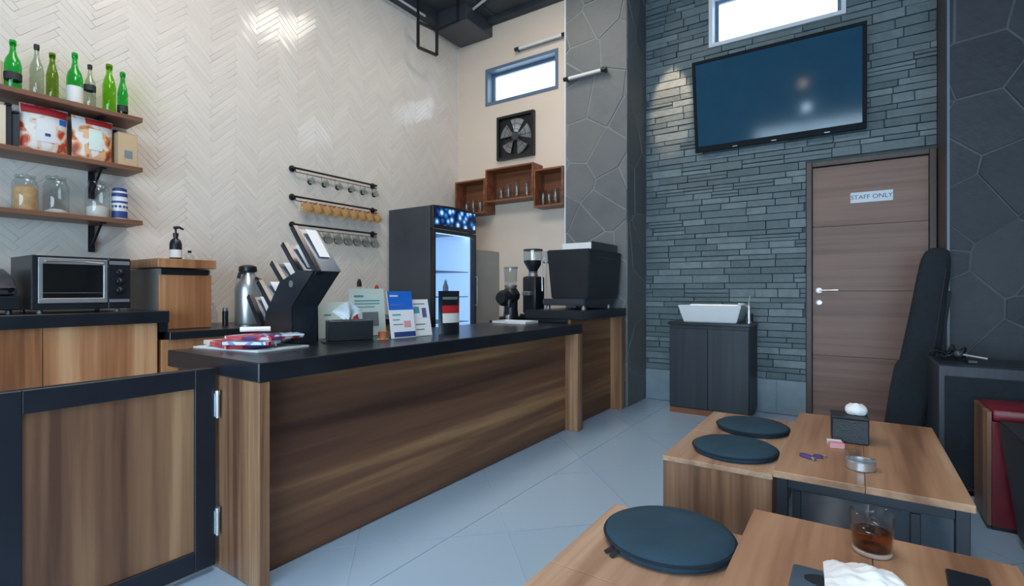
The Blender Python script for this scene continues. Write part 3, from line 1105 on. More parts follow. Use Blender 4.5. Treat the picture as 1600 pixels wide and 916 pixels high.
# ================================================================== WALL SHELVES AND WHAT STANDS ON THEM
SHZ = [2.195, 1.880, 1.545]
lab = ['top wall shelf of three, dark walnut board carrying green bottles', 'middle wall shelf of three, dark walnut board carrying snack bags', 'lowest wall shelf of three, dark walnut board carrying glass jars']
for zt, lb in zip(SHZ, lab):
    s = thing('wall_shelf', (-3.86, 0.5, zt), lb, 'shelf', 'walnut shelves on the left wall')
    part('board', B().box(-3.985, -3.735, -0.45, 1.36, zt - 0.028, zt, 0.002), 'shelf_walnut', s)
    for yy in (-0.2, 1.17):
        b = B()
        b.box(-3.985, -3.977, yy - .016, yy + .016, zt - 0.20, zt - 0.0285)
        b.box(-3.977, -3.78, yy - .016, yy + .016, zt - 0.036, zt - 0.0285)
        b.obox((-3.98, yy, zt - 0.17), (-3.82, yy, zt - 0.036), 0.012, 0.012)
        part('bracket', b, 'black_metal', s)


def bottle(y, x, z, h, r, glassm, capm, label, nr=0.013, labm=None, lz=(0.05, 0.4), sh=0.62, name='bottle'):
    t = thing(name, (x, y, z), label, 'bottle', 'bottles on the top shelf')
    z += 0.0006
    hb, hs = h * (sh - 0.10), h * (sh + 0.10)
    part('glass', B().lathe((x, y, z), [(r * .9, 0), (r, h * .02), (r, hb), (r * .85, (hb + hs) / 2), (nr * 1.35, hs), (nr, h * .80), (nr, h * .955)], 18), glassm, t)
    part('cap', B().lathe((x, y, z), [(nr * 1.12, h * .90), (nr * 1.2, h * .905), (nr * 1.2, h * .99), (nr, h)], 12), capm, t)
    if labm:
        part('label', B().lathe((x, y, z), [(r + .0008, h * lz[0]), (r + .0008, h * lz[1])], 18, cap=False), labm, t)
    return t


zt = SHZ[0]
bx = -3.84
bottle(0.706, bx, zt, 0.24, 0.034, 'pale_glass', 'dull_steel', 'cream labelled bottle at the left end of the top shelf', labm='cream_card', lz=(0.05, 0.62))
bottle(0.782, bx, zt, 0.285, 0.037, 'green_glass', 'green_glass', 'bright green wide bottle with black label, second on top shelf', labm='label_dark', lz=(0.22, 0.36))
bottle(0.880, bx, zt, 0.300, 0.031, 'pale_glass', 'label_dark', 'tall clear bottle with dark neck wrap on the top shelf', nr=0.011)
bottle(0.948, bx, zt, 0.278, 0.028, 'olive_glass', 'olive_glass', 'slim olive green bottle right of the tall clear one')
bottle(1.050, bx, zt, 0.318, 0.039, 'green_glass', 'green_glass', 'largest green bottle with white label, mid top shelf', labm='label_white', lz=(0.06, 0.36))
bottle(1.122, bx, zt, 0.275, 0.029, 'pale_glass', 'label_dark', 'clear bottle with dark cap and dark label patch on top shelf', nr=0.010, labm='label_dark', lz=(0.42, 0.54))
bottle(1.218, bx, zt, 0.312, 0.034, 'lime_glass', 'olive_glass', 'yellow green straight bottle near right end of top shelf', sh=0.66, nr=0.015)
bottle(1.288, bx, zt, 0.288, 0.028, 'green_glass', 'green_glass', 'emerald bottle with dark base label at right end of top shelf', labm='label_dark', lz=(0.12, 0.26))

# snack bags and boxes on the middle shelf
zt = SHZ[1] + 0.0006


def pouch(y0, y1, x, z0, z1, bulge, name, label, cat, mats, lean=0.0, group=None):
    """a pillow-shaped bag facing +x; mats: body, top band, bottom band, patch"""
    yc = (y0 + y1) / 2
    t = thing(name, (x, yc, z0), label, cat, group)

    def surf(side, u, v, grow=0.0):
        e = (4 * u * (1 - u)) ** 0.6
        g = (4 * v * (1 - v)) ** 0.5 if v > 0.5 else (0.55 + 0.45 * (4 * v * (1 - v)) ** 0.5)
        d = bulge * e * g + 0.0015 + grow
        nar = 1 - 0.04 * math.sin(PI * v)
        zz = z0 + (z1 - z0) * v
        return (x + side * d - lean * v, yc + (u - 0.5) * (y1 - y0) * nar, zz)

    b = B()
    nu, nv = 10, 10
    f = [[b.bm.verts.new(surf(1, i / nu, j / nv)) for j in range(nv + 1)] for i in range(nu + 1)]
    k = [[b.bm.verts.new(surf(-1, i / nu, j / nv)) for j in range(nv + 1)] for i in range(nu + 1)]
    for i in range(nu):
        for j in range(nv):
            b.bm.faces.new((f[i][j], f[i + 1][j], f[i + 1][j + 1], f[i][j + 1]))
            b.bm.faces.new((k[i][j], k[i][j + 1], k[i + 1][j + 1], k[i + 1][j]))
    for i in range(nu):
        b.bm.faces.new((f[i][0], k[i][0], k[i + 1][0], f[i + 1][0]))
        b.bm.faces.new((f[i][nv], f[i + 1][nv], k[i + 1][nv], k[i][nv]))
    for j in range(nv):
        b.bm.faces.new((f[0][j], f[0][j + 1], k[0][j + 1], k[0][j]))
        b.bm.faces.new((f[nu][j], k[nu][j], k[nu][j + 1], f[nu][j + 1]))
    part('bag', b, mats['body'], t)
    for nm, m, u0, u1, v0, v1 in mats['print']:
        b = B()
        gr_ = 0.0026 if nm == 'badge' else 0.0014
        b.grid(8, 4, lambda p, q: surf(1, u0 + (u1 - u0) * p, v0 + (v1 - v0) * q, gr_), 0.0006)
        part(nm, b, m, t)
    return t


pouch(0.804, 1.014, -3.83, zt, zt + 0.268, 0.035, 'snack_bag', 'white snack bag with red top band on the middle shelf, left of two', 'bag',
      dict(body='bag_print_red', print=[('front_field', 'white_plastic', 0.30, 0.72, 0.24, 0.72), ('top_band', 'red_print', 0.02, 0.98, 0.80, 0.97), ('badge', 'navy_print', 0.48, 0.60, 0.36, 0.42), ('corner_print', 'blue_print', 0.80, 0.97, 0.66, 0.78)]))
pouch(1.030, 1.232, -3.83, zt, zt + 0.262, 0.035, 'snack_bag', 'white and orange snack bag right of the red banded one', 'bag',
      dict(body='bag_print_orange', print=[('top_band', 'red_print', 0.30, 0.96, 0.84, 0.97), ('window', 'mint_print', 0.36, 0.70, 0.26, 0.74)]))
pouch(1.185, 1.295, -3.93, zt, zt + 0.252, 0.018, 'snack_bag', 'blue bag standing behind the kraft carton', 'bag',
      dict(body='navy_print', print=[('band', 'white_plastic', 0.1, 0.9, 0.3, 0.5)]))
ct = thing('carton', (-3.84, 1.292, zt), 'plain kraft carton at right end of the middle shelf', 'box')
part('box', B().box(-3.90, -3.775, 1.243, 1.345, zt, zt + 0.205, 0.002), 'kraft_card', ct)
part('label', B().box(-3.775, -3.7742, 1.275, 1.318, zt + 0.05, zt + 0.10), 'grey_print', ct)
part('flap', B().box(-3.90, -3.775, 1.243, 1.345, zt + 0.2055, zt + 0.208), 'kraft_card', ct)
cb = thing('carton', (-3.84, 0.725, zt), 'cream carton at the left edge of the middle shelf', 'box')
part('box', B().box(-3.90, -3.775, 0.675, 0.742, zt, zt + 0.215, 0.002), 'cream_card', cb)
part('flap', B().box(-3.90, -3.775, 0.675, 0.742, zt + 0.2155, zt + 0.218), 'cream_card', cb)
for yy, hh, lb in ((0.757, 0.225, 'dark grey slim tin beside the cream carton'), (0.787, 0.19, 'dark bluish tin touching the red banded snack bag')):
    t = thing('tin', (-3.86, yy, zt), lb, 'tin')
    part('body', B().box(-3.90, -3.80, yy - .014, yy + .014, zt, zt + hh, 0.005), 'charcoal_paint', t)
    part('lid', B().box(-3.902, -3.798, yy - .0148, yy + .0148, zt + hh + .0003, zt + hh + .014, 0.004), 'black_metal', t)

# jars on the lowest shelf
zt = SHZ[2] + 0.0006


def jar(y, h, r, label, fill, fh):
    x = -3.84
    t = thing('glass_jar', (x, y, zt), label, 'jar', 'glass jars on the lowest shelf')
    part('glass', B().lathe((x, y, zt), [(r * .92, 0), (r, .008), (r, h * .74), (r * .82, h * .86), (r * .74, h * .90), (r * .74, h * .93)], 22), 'jar_glass', t)
    part('lid', B().lathe((x, y, zt + h * .932), [(r * .80, 0), (r * .82, 0.004), (r * .80, h * .06), (r * .2, h * .07), (0.012, h * .09), (0.012, h * .12)], 18), 'jar_glass', t)
    if fill:
        part('contents', B().lathe((x, y, zt + .004), [(r * .90, 0), (r * .93, .006), (r * .93, fh), (r * .5, fh + .012), (0.005, fh + .014)], 18), fill, t)


jar(0.832, 0.20, 0.056, 'glass jar full of beige biscuits on the lowest shelf', 'biscuit', 0.125)
jar(0.965, 0.215, 0.058, 'nearly empty clear glass jar, middle of the lowest shelf', 'flour', 0.012)
jar(1.160, 0.225, 0.060, 'clear glass jar with pale powder next to the blue tin', 'flour', 0.06)
tn = thing('patterned_tin', (-3.84, 1.272, zt), 'blue and white patterned tin at right end of lowest shelf', 'tin')
part('body', B().lathe((-3.84, 1.272, zt), [(0.038, 0), (0.040, .004), (0.040, 0.17), (0.036, 0.18)], 20), 'white_plastic', tn)
for z0, z1 in ((0.012, 0.055), (0.105, 0.118), (0.145, 0.168)):
    part('band', B().lathe((-3.84, 1.272, zt), [(0.0405, z0), (0.0405, z1)], 20, cap=False), 'navy_print', tn)
b = B()
for k in range(6):
    b.lathe((-3.84 + 0.0405 * math.cos(R(-75 + 30 * k)), 1.272 + 0.0405 * math.sin(R(-75 + 30 * k)), zt + 0.083), [(0.008, 0), (0.008, 0.0012)], 8, M=Matrix.Rotation(R(-75 + 30 * k), 4, 'Z') @ Matrix.Rotation(R(90), 4, 'Y'))
part('emblem', b, 'navy_print', tn)
part('lid', B().lathe((-3.84, 1.272, zt + .1805), [(0.037, 0), (0.038, .014), (0.030, .020)], 20), 'navy_print', tn)

ORD = ['first', 'second', 'third', 'fourth', 'fifth', 'sixth', 'seventh', 'eighth', 'ninth']
# ================================================================== HANGING RAILS WITH CUPS
RZ = [2.148, 1.905, 1.668]
rx = -3.945
RL = ['top black cup rail of three on the tiled wall', 'middle black cup rail of three, carrying the copper mugs', 'bottom black cup rail of three, nearest the counter']
for zt, lb in zip(RZ, RL):
    t = thing('cup_rail', (rx, 2.98, zt), lb, 'rail', 'black cup rails on the tiled wall')
    part('pipe', B().tube([(rx, 2.535, zt), (rx, 3.44, zt)], 0.0085, 10), 'black_metal', t)
    part('rod', B().tube([(rx + .012, 2.55, zt - .036), (rx + .012, 3.43, zt - .036)], 0.0035, 6), 'black_metal', t)
    for yy in (2.55, 3.425):
        b = B()
        b.tube([(-3.992, yy, zt), (rx, yy, zt)], 0.0085, 8)
        b.lathe((-3.992, yy, zt), [(0.028, 0), (0.028, .008), (0.014, .014)], 14, axis='x')
        b.tube([(rx, yy, zt), (rx + .012, yy, zt - .036)], 0.004, 6)
        part('wall_flange', b, 'black_metal', t)


def hung_cup(y, zrod, x, h, r, body, handle, label, group, tilt=48, name='mug', hook=True):
    """cup hanging by its handle on an S-hook from the rod"""
    t = thing(name, (x, y, zrod), label, 'cup', group)
    hz = zrod - 0.060
    part('hook', B().tube([(x + .006, y, zrod - .002), (x + .002, y, zrod + .006), (x - .004, y, zrod), (x, y, zrod - .03), (x + .004, y, hz + .004), (x, y, hz - .002), (x - .006, y, hz + .004)], 0.0016, 5), 'black_metal', t)
    rot = Matrix.Rotation(R(tilt), 4, 'X')
    piv = Vector((x, y, hz))
    off = Vector((0, r + 0.020, -h * 0.28))          # from the handle point to the cup's middle
    M = rot
    c0 = piv + (rot.to_3x3() @ (off - Vector((0, 0, h / 2)))) * 1.0
    b = B()
    b.lathe(c0, [(r * .82, 0), (r * .95, h * .08), (r, h * .5), (r * .98, h), (r * .90, h), (r * .88, h * .1)], 14, M=M)
    part('cup', b, body, t)
    b = B()
    pts = []
    for a in range(7):
        an = R(-80 + a * 160 / 6)
        pts.append(Vector((0, -r - 0.020 * math.cos(an) + 0.002, h * .5 + h * .30 * math.sin(an))))
    b.tube([c0 + (rot.to_3x3() @ p) for p in pts], 0.009 if h < .07 else 0.0048, 6)
    part('handle', b, handle, t)
    return t


rows = [(0, 6, 2.66, 0.142, 0.060, 0.026, 'jar_glass', 'black_plastic', 35, '%s small glass cup from the left on the top rail', 'glass cups on the top rail'),
        (1, 9, 2.60, 0.097, 0.085, 0.035, 'copper', 'copper', 40, '%s copper mug from the left on the middle rail', 'copper mugs on the middle rail'),
        (2, 8, 2.60, 0.108, 0.095, 0.031, 'jar_glass', 'black_plastic', 30, '%s black handled glass mug from the left on the bottom rail', 'glass mugs on the bottom rail')]
for q, num, ys, dy, hh, rr, mb, mh, tl, lb, gr in rows:
    first = hung_cup(ys, RZ[q] - .036, rx + .012, hh, rr, mb, mh, lb % ORD[0], gr, tl)
    for k in range(1, num):
        dup(first, (rx + .012, ys + k * dy, RZ[q] - .036), label=lb % ORD[k])

# ================================================================== FRIDGES
fr = thing('display_fridge', (-3.66, 3.955, 0), 'tall dark display fridge with glass door and bubble header sign', 'fridge')
fx0, fx1, fy0, fy1, fz1 = -3.97, -3.35, 3.62, 4.285, 1.93
b = B()
b.box(fx0, fx1 - .05, fy0, fy0 + .035, 0.05, fz1, 0.004)
b.box(fx0, fx1 - .05, fy1 - .035, fy1, 0.05, fz1, 0.004)
b.box(fx0, fx0 + .035, fy0 + .035, fy1 - .035, 0.05, fz1)
b.box(fx0 + .035, fx1 - .05, fy0 + .035, fy1 - .035, 1.70, fz1)
b.box(fx0 + .035, fx1 - .05, fy0 + .035, fy1 - .035, 0.05, 0.22)
part('cabinet', b, 'charcoal_paint', fr)
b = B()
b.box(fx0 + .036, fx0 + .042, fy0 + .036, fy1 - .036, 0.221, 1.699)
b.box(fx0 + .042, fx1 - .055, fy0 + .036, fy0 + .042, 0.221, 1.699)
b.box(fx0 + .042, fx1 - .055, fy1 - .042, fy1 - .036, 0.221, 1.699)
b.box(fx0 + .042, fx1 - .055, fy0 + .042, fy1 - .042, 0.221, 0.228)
part('liner', b, 'fridge_liner_glow', fr, label='white interior with glow in its material')
part('light', B().box(fx1 - .12, fx1 - .07, fy0 + .06, fy1 - .06, 1.68, 1.697), 'fridge_lamp_mat', fr)
for zz in (0.50, 0.78, 1.04, 1.30):
    b = B()
    for k in range(13):
        yy = fy0 + .05 + k * (fy1 - fy0 - .10) / 12
        b.tube([(fx0 + .05, yy, zz), (fx1 - .08, yy, zz)], 0.0022, 4)
    b.tube([(fx1 - .08, fy0 + .045, zz), (fx1 - .08, fy1 - .045, zz)], 0.005, 6)
    b.tube([(fx0 + .06, fy0 + .045, zz), (fx0 + .06, fy1 - .045, zz)], 0.005, 6)
    part('wire_shelf', b, 'dull_steel', fr)
b = B()
n = 10
prof = [(fy0 + (fy1 - fy0) * k / n, fz1 + 0.016 * math.sin(PI * k / n)) for k in range(n + 1)]
b.prism([(fy0, 1.71)] + prof + [(fy1, 1.71)], 'x', fx1 - .049, fx1 - .004, 0.003)
part('header', b, 'black_plastic', fr)
part('header_sign', B().box(fx1 - .004, fx1, fy0 + .02, fy1 - .02, 1.745, fz1 - .012, 0.001), 'bubble_sign', fr, label='blue sign panel with pale bubbles')
b = B()
b.box(fx1 - .045, fx1, fy0, fy0 + .035, 0.20, 1.70, 0.003)
b.box(fx1 - .045, fx1, fy1 - .035, fy1, 0.20, 1.70, 0.003)
b.box(fx1 - .045, fx1, fy0 + .035, fy1 - .035, 1.67, 1.70, 0.003)
b.box(fx1 - .045, fx1, fy0 + .035, fy1 - .035, 0.20, 0.26, 0.003)
dr = part('door', b, 'black_plastic', fr)
part('pane', B().box(fx1 - .026, fx1 - .018, fy0 + .035, fy1 - .035, 0.26, 1.67), 'window_glass', dr)
part('handle', B().tube([(fx1, fy1 - .018, 1.25), (fx1 + .03, fy1 - .018, 1.25), (fx1 + .03, fy1 - .018, 0.95), (fx1, fy1 - .018, 0.95)], 0.008, 8), 'dull_steel', dr)
part('base', B().box(fx0 + .01, fx1 - .03, fy0 + .01, fy1 - .01, 0.0, 0.05), 'black_plastic', fr)
fb = None
items = [(3.72, 1.04, 'green_print', 'green drink bottle on the second fridge shelf from top'), (3.80, 1.04, 'kraft_card', 'yellow tan drink bottle beside the green one inside the fridge'),
         (3.72, 0.78, 'teal_print', 'teal drink bottle on the lower lit fridge shelf'), (4.02, 1.04, 'grey_print', 'grey bottle at the middle of the upper lit fridge shelf'), (4.10, 0.78, 'mint_print', 'pale bottle toward the right of the lower lit fridge shelf')]
for yy, zz, mm, lb in items:
    t = thing('drink_bottle', (-3.55, yy, zz + .005), lb, 'bottle', 'drinks inside the display fridge')
    part('body', B().lathe((-3.55, yy, zz + .0055), [(0.028, 0), (0.030, .006), (0.030, .10), (0.013, .145), (0.013, .16)], 14), mm, t)
    part('cap', B().lathe((-3.55, yy, zz + .166), [(0.0145, 0), (0.0145, .016)], 10), 'white_plastic', t)

gf = thing('grey_cabinet', (-3.69, 4.55, 0), 'plain grey metal cabinet tucked behind the display fridge', 'cabinet')
part('body', B().box(-3.97, -3.42, 4.33, 4.775, 0.04, 1.555, 0.006), 'grey_paint', gf)
part('door', B().box(-3.419, -3.40, 4.332, 4.773, 0.06, 1.55, 0.004), 'grey_paint', gf)
part('plinth', B().box(-3.95, -3.43, 4.34, 4.765, 0, 0.04), 'black_plastic', gf)

# ================================================================== ON THE WHITE BACK WALL
boxes = [(-3.90, -3.462, 1.985, 2.378, 'left wooden wall box of three above the fridge', [(-3.80, .14), (-3.70, .16), (-3.60, .15)], 'left'),
         (-3.455, -2.822, 2.098, 2.468, 'middle wooden wall box of three, set higher than the others', [(-3.30, .15), (-3.20, .17), (-3.09, .20), (-2.96, .18)], 'middle'),
         (-2.815, -2.466, 1.985, 2.382, 'right wooden wall box of three, touching the stone pillar', [(-2.755, .17), (-2.68, .16), (-2.605, .18), (-2.53, .17)], 'right')]
for x0, x1, z0, z1, lb, gs, nm in boxes:
    t = thing('wall_box', ((x0 + x1) / 2, YB - .1, z0), lb, 'shelf', 'wooden wall boxes holding glasses')
    yf, yk = YB - .205, YB - .002
    e = 0.018
    part('board', B().box(x0, x1, yf, yk, z1 - e, z1, 0.001), 'wall_box_walnut', t)
    part('board', B().box(x0, x1, yf, yk, z0, z0 + e, 0.001), 'wall_box_walnut', t)
    part('side', B().box(x0, x0 + e, yf, yk, z0 + e, z1 - e), 'wall_box_walnut', t)
    part('side', B().box(x1 - e, x1, yf, yk, z0 + e, z1 - e), 'wall_box_walnut', t)
    part('back', B().box(x0 + e, x1 - e, yk - .01, yk, z0 + e, z1 - e), 'wall_box_walnut', t)
    for k, (gx, gh) in enumerate(gs):
        g = solo('drinking_glass', B().lathe((gx, YB - .11, z0 + e + .0006), [(0.026, 0), (0.028, .004), (0.033, gh), (0.031, gh), (0.026, .010)], 16), 'jar_glass',
                 '%s clear drinking glass from the left in the %s wall box' % (ORD[k], nm), 'glass', 'glasses in the %s wall box' % nm)

fan = thing('exhaust_fan', (-3.16, YB, 2.59), 'square dark exhaust fan mounted above the wooden wall boxes', 'fan')
ex0, ex1, ez0, ez1 = -3.41, -2.915, 2.595, 3.09
b = B()
ey0, ey1 = YB - .05, YB - .002
f = 0.028
b.box(ex0, ex1, ey0, ey1, ez0, ez0 + f)
b.box(ex0, ex1, ey0, ey1, ez1 - f, ez1)
b.box(ex0, ex0 + f, ey0, ey1, ez0 + f, ez1 - f)
b.box(ex1 - f, ex1, ey0, ey1, ez0 + f, ez1 - f)
b.box(ex0 + f, ex1 - f, ey1 - .006, ey1, ez0 + f, ez1 - f)
part('housing', b, 'black_metal', fan)
cxx, czz = (ex0 + ex1) / 2, (ez0 + ez1) / 2
part('hub', B().lathe((cxx, ey1 - .008, czz), [(0.05, 0), (0.05, -.03), (0.03, -.038)], 18, axis='y'), 'charcoal_paint', fan)
for k in range(5):
    a0 = 2 * PI * k / 5 + 0.2
    b = B()

    def bl(u, v, a0=a0):
        r = 0.045 + 0.155 * u
        w_ = 0.66 + 0.22 * u
        a = a0 + (v - .5) * w_
        return (cxx + r * math.cos(a), ey1 - .022 - (v - .5) * 0.026, czz + r * math.sin(a))
    b.grid(4, 4, bl, 0.0015)
    part('blade', b, 'dull_steel', fan)
b = B()
for rr in (0.08, 0.14, 0.20):
    b.tube([(cxx + rr * math.cos(2 * PI * q / 28), ey0 + .004, czz + rr * math.sin(2 * PI * q / 28)) for q in range(29)], 0.0022, 4)
for q in range(8):
    a = 2 * PI * q / 8
    b.tube([(cxx + 0.03 * math.cos(a), ey0 + .004, czz + 0.03 * math.sin(a)), (cxx + 0.225 * math.cos(a), ey0 + .004, czz + 0.225 * math.sin(a))], 0.0022, 4)
part('guard', b, 'black_metal', fan)


def tube_lamp(x0, x1, z, ywall, label):
    t = thing('tube_lamp', ((x0 + x1) / 2, ywall, z), label, 'lamp', 'slim tube lamps')
    yy = ywall - .055
    part('tube', B().tube([(x0 + .05, yy, z), (x1 - .05, yy, z)], 0.017, 12), 'lamp_tube', t)
    part('bracket', B().box(x0 + .03, x1 - .03, ywall - .03, ywall - .001, z - .012, z + .012, 0.003), 'grey_paint', t)
    for xa, xb in ((x0, x0 + .055), (x1 - .055, x1)):
        b = B().tube([(xa, yy, z), (xb, yy, z)], 0.021, 12)
        b.box((xa + xb) / 2 - .012, (xa + xb) / 2 + .012, yy, ywall - .001, z - .012, z + .012)
        part('end_cap', b, 'black_plastic', t)


tube_lamp(-3.15, -2.50, 3.80, YB, 'slim tube lamp on the cream wall above the high window')
tube_lamp(-2.425, -1.965, 3.225, YP - .004, 'slim tube lamp on the grey stone pillar')

lf = thing('hanging_frame', (-3.77, 3.98, ZC - .2), 'black open wire frame hanging from the ceiling edge', 'bracket')
b = B()
P4 = [(-3.77, 3.84, 3.905), (-3.77, 3.84, 3.64), (-3.70, 4.05, 3.62), (-3.70, 4.05, 3.88)]
for k in range(4):
    b.obox(P4[k], P4[(k + 1) % 4], 0.024, 0.024)
part('frame', b, 'black_metal', lf)
b = B()
b.obox(P4[3], (-3.45, 4.10, 3.93), 0.024, 0.024)
b.obox((-3.45, 4.10, 3.92), (-3.45, 4.10, ZC - .03), 0.02, 0.02)
part('arm', b, 'black_metal', lf)
part('rod', B().obox(P4[0], (-3.77, 3.84, ZC - .03), 0.02, 0.02), 'black_metal', lf)

# ================================================================== ON THE STONE WALL
tv = thing('television', (-0.59, YF, 2.42), 'large flat television tilted forward under the high window', 'television')
TM = Matrix.Translation((-0.593, 5.03, 2.42)) @ Matrix.Rotation(R(9), 4, 'X')
b = B()
tw, th = 0.674, 0.83
bz = 0.03
b.box(-tw, tw, -0.012, 0.0, 0, 0.055, 0.004, 1, TM)
b.box(-tw, tw, -0.012, 0.0, th - bz, th, 0.004, 1, TM)
b.box(-tw, -tw + bz, -0.012, 0.0, 0.055, th - bz, 0.004, 1, TM)
b.box(tw - bz, tw, -0.012, 0.0, 0.055, th - bz, 0.004, 1, TM)
part('bezel', b, 'black_matte', tv)
part('screen', B().box(-tw + bz, tw - bz, -0.008, -0.001, 0.055, th - bz, 0, 1, TM), 'tv_screen_haze', tv)
part('back_shell', B().box(-tw + .01, tw - .01, 0.0005, 0.035, 0.01, th - .01, 0.008, 1, TM), 'black_plastic', tv)
b = B()
for xx in (-0.32, -0.0, 0.40):
    b.box(xx - .02, xx + .02, -0.0145, -0.0122, 0.012, 0.02, 0, 1, TM)
part('trim_mark', b, 'dull_steel', tv)
b = B()
b.box(-0.85, -0.35, YF - .025, YF - .022, 2.62, 3.0)
b.obox((-0.75, YF - .022, 2.95), TM @ Vector((-0.15, 0.036, 0.60)), 0.03, 0.02)
b.obox((-0.45, YF - .022, 2.95), TM @ Vector((0.15, 0.036, 0.60)), 0.03, 0.02)
part('wall_mount', b, 'black_metal', tv)

sg = thing('door_sign', (0.11, YF, 1.88), 'small white sign with blue letters fixed on the brown door', 'sign')
part('plate', B().box(-0.03, 0.255, YF - .0165, YF - .0122, 1.832, 1.918, 0.001), 'sign_plate', sg)


def lettering(txt, x, y, z, size, mat, parent, rotz=0.0, lean=PI / 2, ex=0.0006):
    cu = bpy.data.curves.new('lettering', 'FONT')
    cu.body = txt
    cu.size = size
    cu.align_x = 'CENTER'
    cu.align_y = 'CENTER'
    cu.extrude = ex
    tmp = bpy.data.objects.new('tmp', cu)
    me = bpy.data.meshes.new_from_object(tmp)
    bpy.data.objects.remove(tmp)
    me.materials.clear()
    me.materials.append(MATS[mat])
    o = bpy.data.objects.new('lettering', me)
    COL.objects.link(o)
    M = Matrix.Translation((x, y, z)) @ Matrix.Rotation(rotz, 4, 'Z') @ Matrix.Rotation(lean, 4, 'X')
    o.parent = parent
    o.matrix_basis = ROOTM[parent].inverted() @ M
    return o


lettering('STAFF ONLY', 0.1125, YF - .0170, 1.875, 0.050, 'sign_blue', sg)

sc = thing('sink_cabinet', (-1.07, 4.87, 0), 'black wash basin cabinet standing against the stone wall', 'cabinet')
cx0, cx1, cy0, cy1 = -1.405, -0.735, 4.65, YF - .03
part('carcass', B().box(cx0, cx1, cy0 + .02, cy1, 0.05, 0.795, 0.002), 'black_ash', sc)
part('door', B().box(cx0 + .004, (cx0 + cx1) / 2 - .0015, cy0, cy0 + .019, 0.055, 0.765, 0.002), 'black_ash', sc)
part('door', B().box((cx0 + cx1) / 2 + .0015, cx1 - .004, cy0, cy0 + .019, 0.055, 0.765, 0.002), 'black_ash', sc)
part('top', B().box(cx0 - .01, cx1 + .008, cy0 - .012, cy1, 0.796, 0.822, 0.003), 'black_laminate', sc)
part('plinth', B().box(cx0 + .004, cx1 - .02, cy0 + .006, cy1, 0, 0.05), 'cardboard_brown', sc, label='reddish brown plinth')
bs = thing('wash_basin', (-1.07, 4.85, 0.822), 'white rectangular vessel basin on the black cabinet', 'sink')
b = B()
zb, zt2 = 0.8225, 0.975


def ring(x0, x1, y0, y1, z):
    return [b.bm.verts.new(p) for p in ((x0, y0, z), (x1, y0, z), (x1, y1, z), (x0, y1, z))]


r0 = ring(-1.29, -0.845, 4.71, 5.02, zb)
r1 = ring(-1.335, -0.80, 4.67, 5.065, zt2)
r2 = ring(-1.318, -0.817, 4.687, 5.048, zt2)
r3 = ring(-1.27, -0.865, 4.73, 5.00, zb + .03)
b.bm.faces.new(r0)
for p, q in ((r0, r1), (r1, r2), (r2, r3)):
    for k in range(4):
        b.bm.faces.new((p[k], p[(k + 1) % 4], q[(k + 1) % 4], q[k]))
b.bm.faces.new(r3)
bmesh.ops.bevel(b.bm, geom=b.bm.edges[:], offset=0.005, segments=2, affect='EDGES')
part('bowl', b, 'white_ceramic', bs)
part('drain', B().lathe((-1.07, 4.86, zb + .0305), [(0.022, 0), (0.022, .003)], 14), 'steel', bs)
fa = thing('faucet', (-0.765, 4.83, 0.822), 'small chrome faucet standing right of the white basin', 'faucet')
part('body', B().lathe((-0.765, 4.83, 0.8225), [(0.024, 0), (0.024, .012), (0.016, .016), (0.016, .15), (0.013, .16)], 14), 'steel', fa)
part('spout', B().tube([(-0.765, 4.83, 0.95), (-0.80, 4.82, 0.985), (-0.85, 4.81, 0.985)], 0.011, 10), 'steel', fa)
part('lever', B().tube([(-0.765, 4.83, 0.983), (-0.765, 4.83, 1.01), (-0.755, 4.84, 1.06)], 0.006, 8), 'steel', fa)
part('valve_box', B().box(-0.785, -0.745, 4.875, 4.935, 0.8225, 0.90, 0.006), 'black_plastic', fa)
# ================================================================== ON THE BAR
zt = 0.8386
CT = zt
# stack of leaflets and menus
leaf = [(-2.33, 1.285, 0.44, 0.27, 8, 0.006, 'mint_print', 'wide pale mint folded menu at the bottom of the leaflet pile'),
        (-2.40, 1.265, 0.34, 0.21, -10, 0.018, 'leaflet_red', 'pink and red brochure at the left of the leaflet pile'),
        (-2.24, 1.265, 0.20, 0.22, 34, 0.012, 'leaflet_blue', 'blue and white flyer near the front of the leaflet pile'),
        (-2.29, 1.325, 0.28, 0.19, 14, 0.012, 'leaflet_red', 'bright red brochure at the rear of the leaflet pile'),
        (-2.20, 1.36, 0.12, 0.16, -20, 0.006, 'leaflet_blue', 'small blue flyer beside the black napkin box')]
zz = CT
for cx_, cy_, lw, lh, an, th_, mm, lb in leaf:
    M = Matrix.Translation((cx_, cy_, 0)) @ Matrix.Rotation(R(an), 4, 'Z')
    t = thing('leaflet', (cx_, cy_, zz), lb, 'leaflet')
    part('sheet', B().box(-lw / 2, lw / 2, -lh / 2, lh / 2, zz, zz + th_, 0, 1, M), 'white_paper' if mm == 'mint_print' else mm, t)
    part('cover', B().box(-lw / 2, lw / 2, -lh / 2, lh / 2, zz + th_, zz + th_ + .0008, 0, 1, M), mm, t)
    part('print_block', B().box(-lw * .38, lw * .36, -lh * .4, -lh * .05, zz + th_ + .0008, zz + th_ + .0014, 0, 1, M), 'magenta_print' if mm == 'leaflet_red' else 'navy_print', t)
    zz += th_ + .0022
b = B()
b.tube([(-2.44, 1.29, zz + .013), (-2.40, 1.34, zz + .013), (-2.36, 1.395, zz + .013)], [0.012, 0.012, 0.012], 10)
solo('paper_roll', b, 'white_paper', 'small white paper roll lying on the leaflet pile', 'paper')

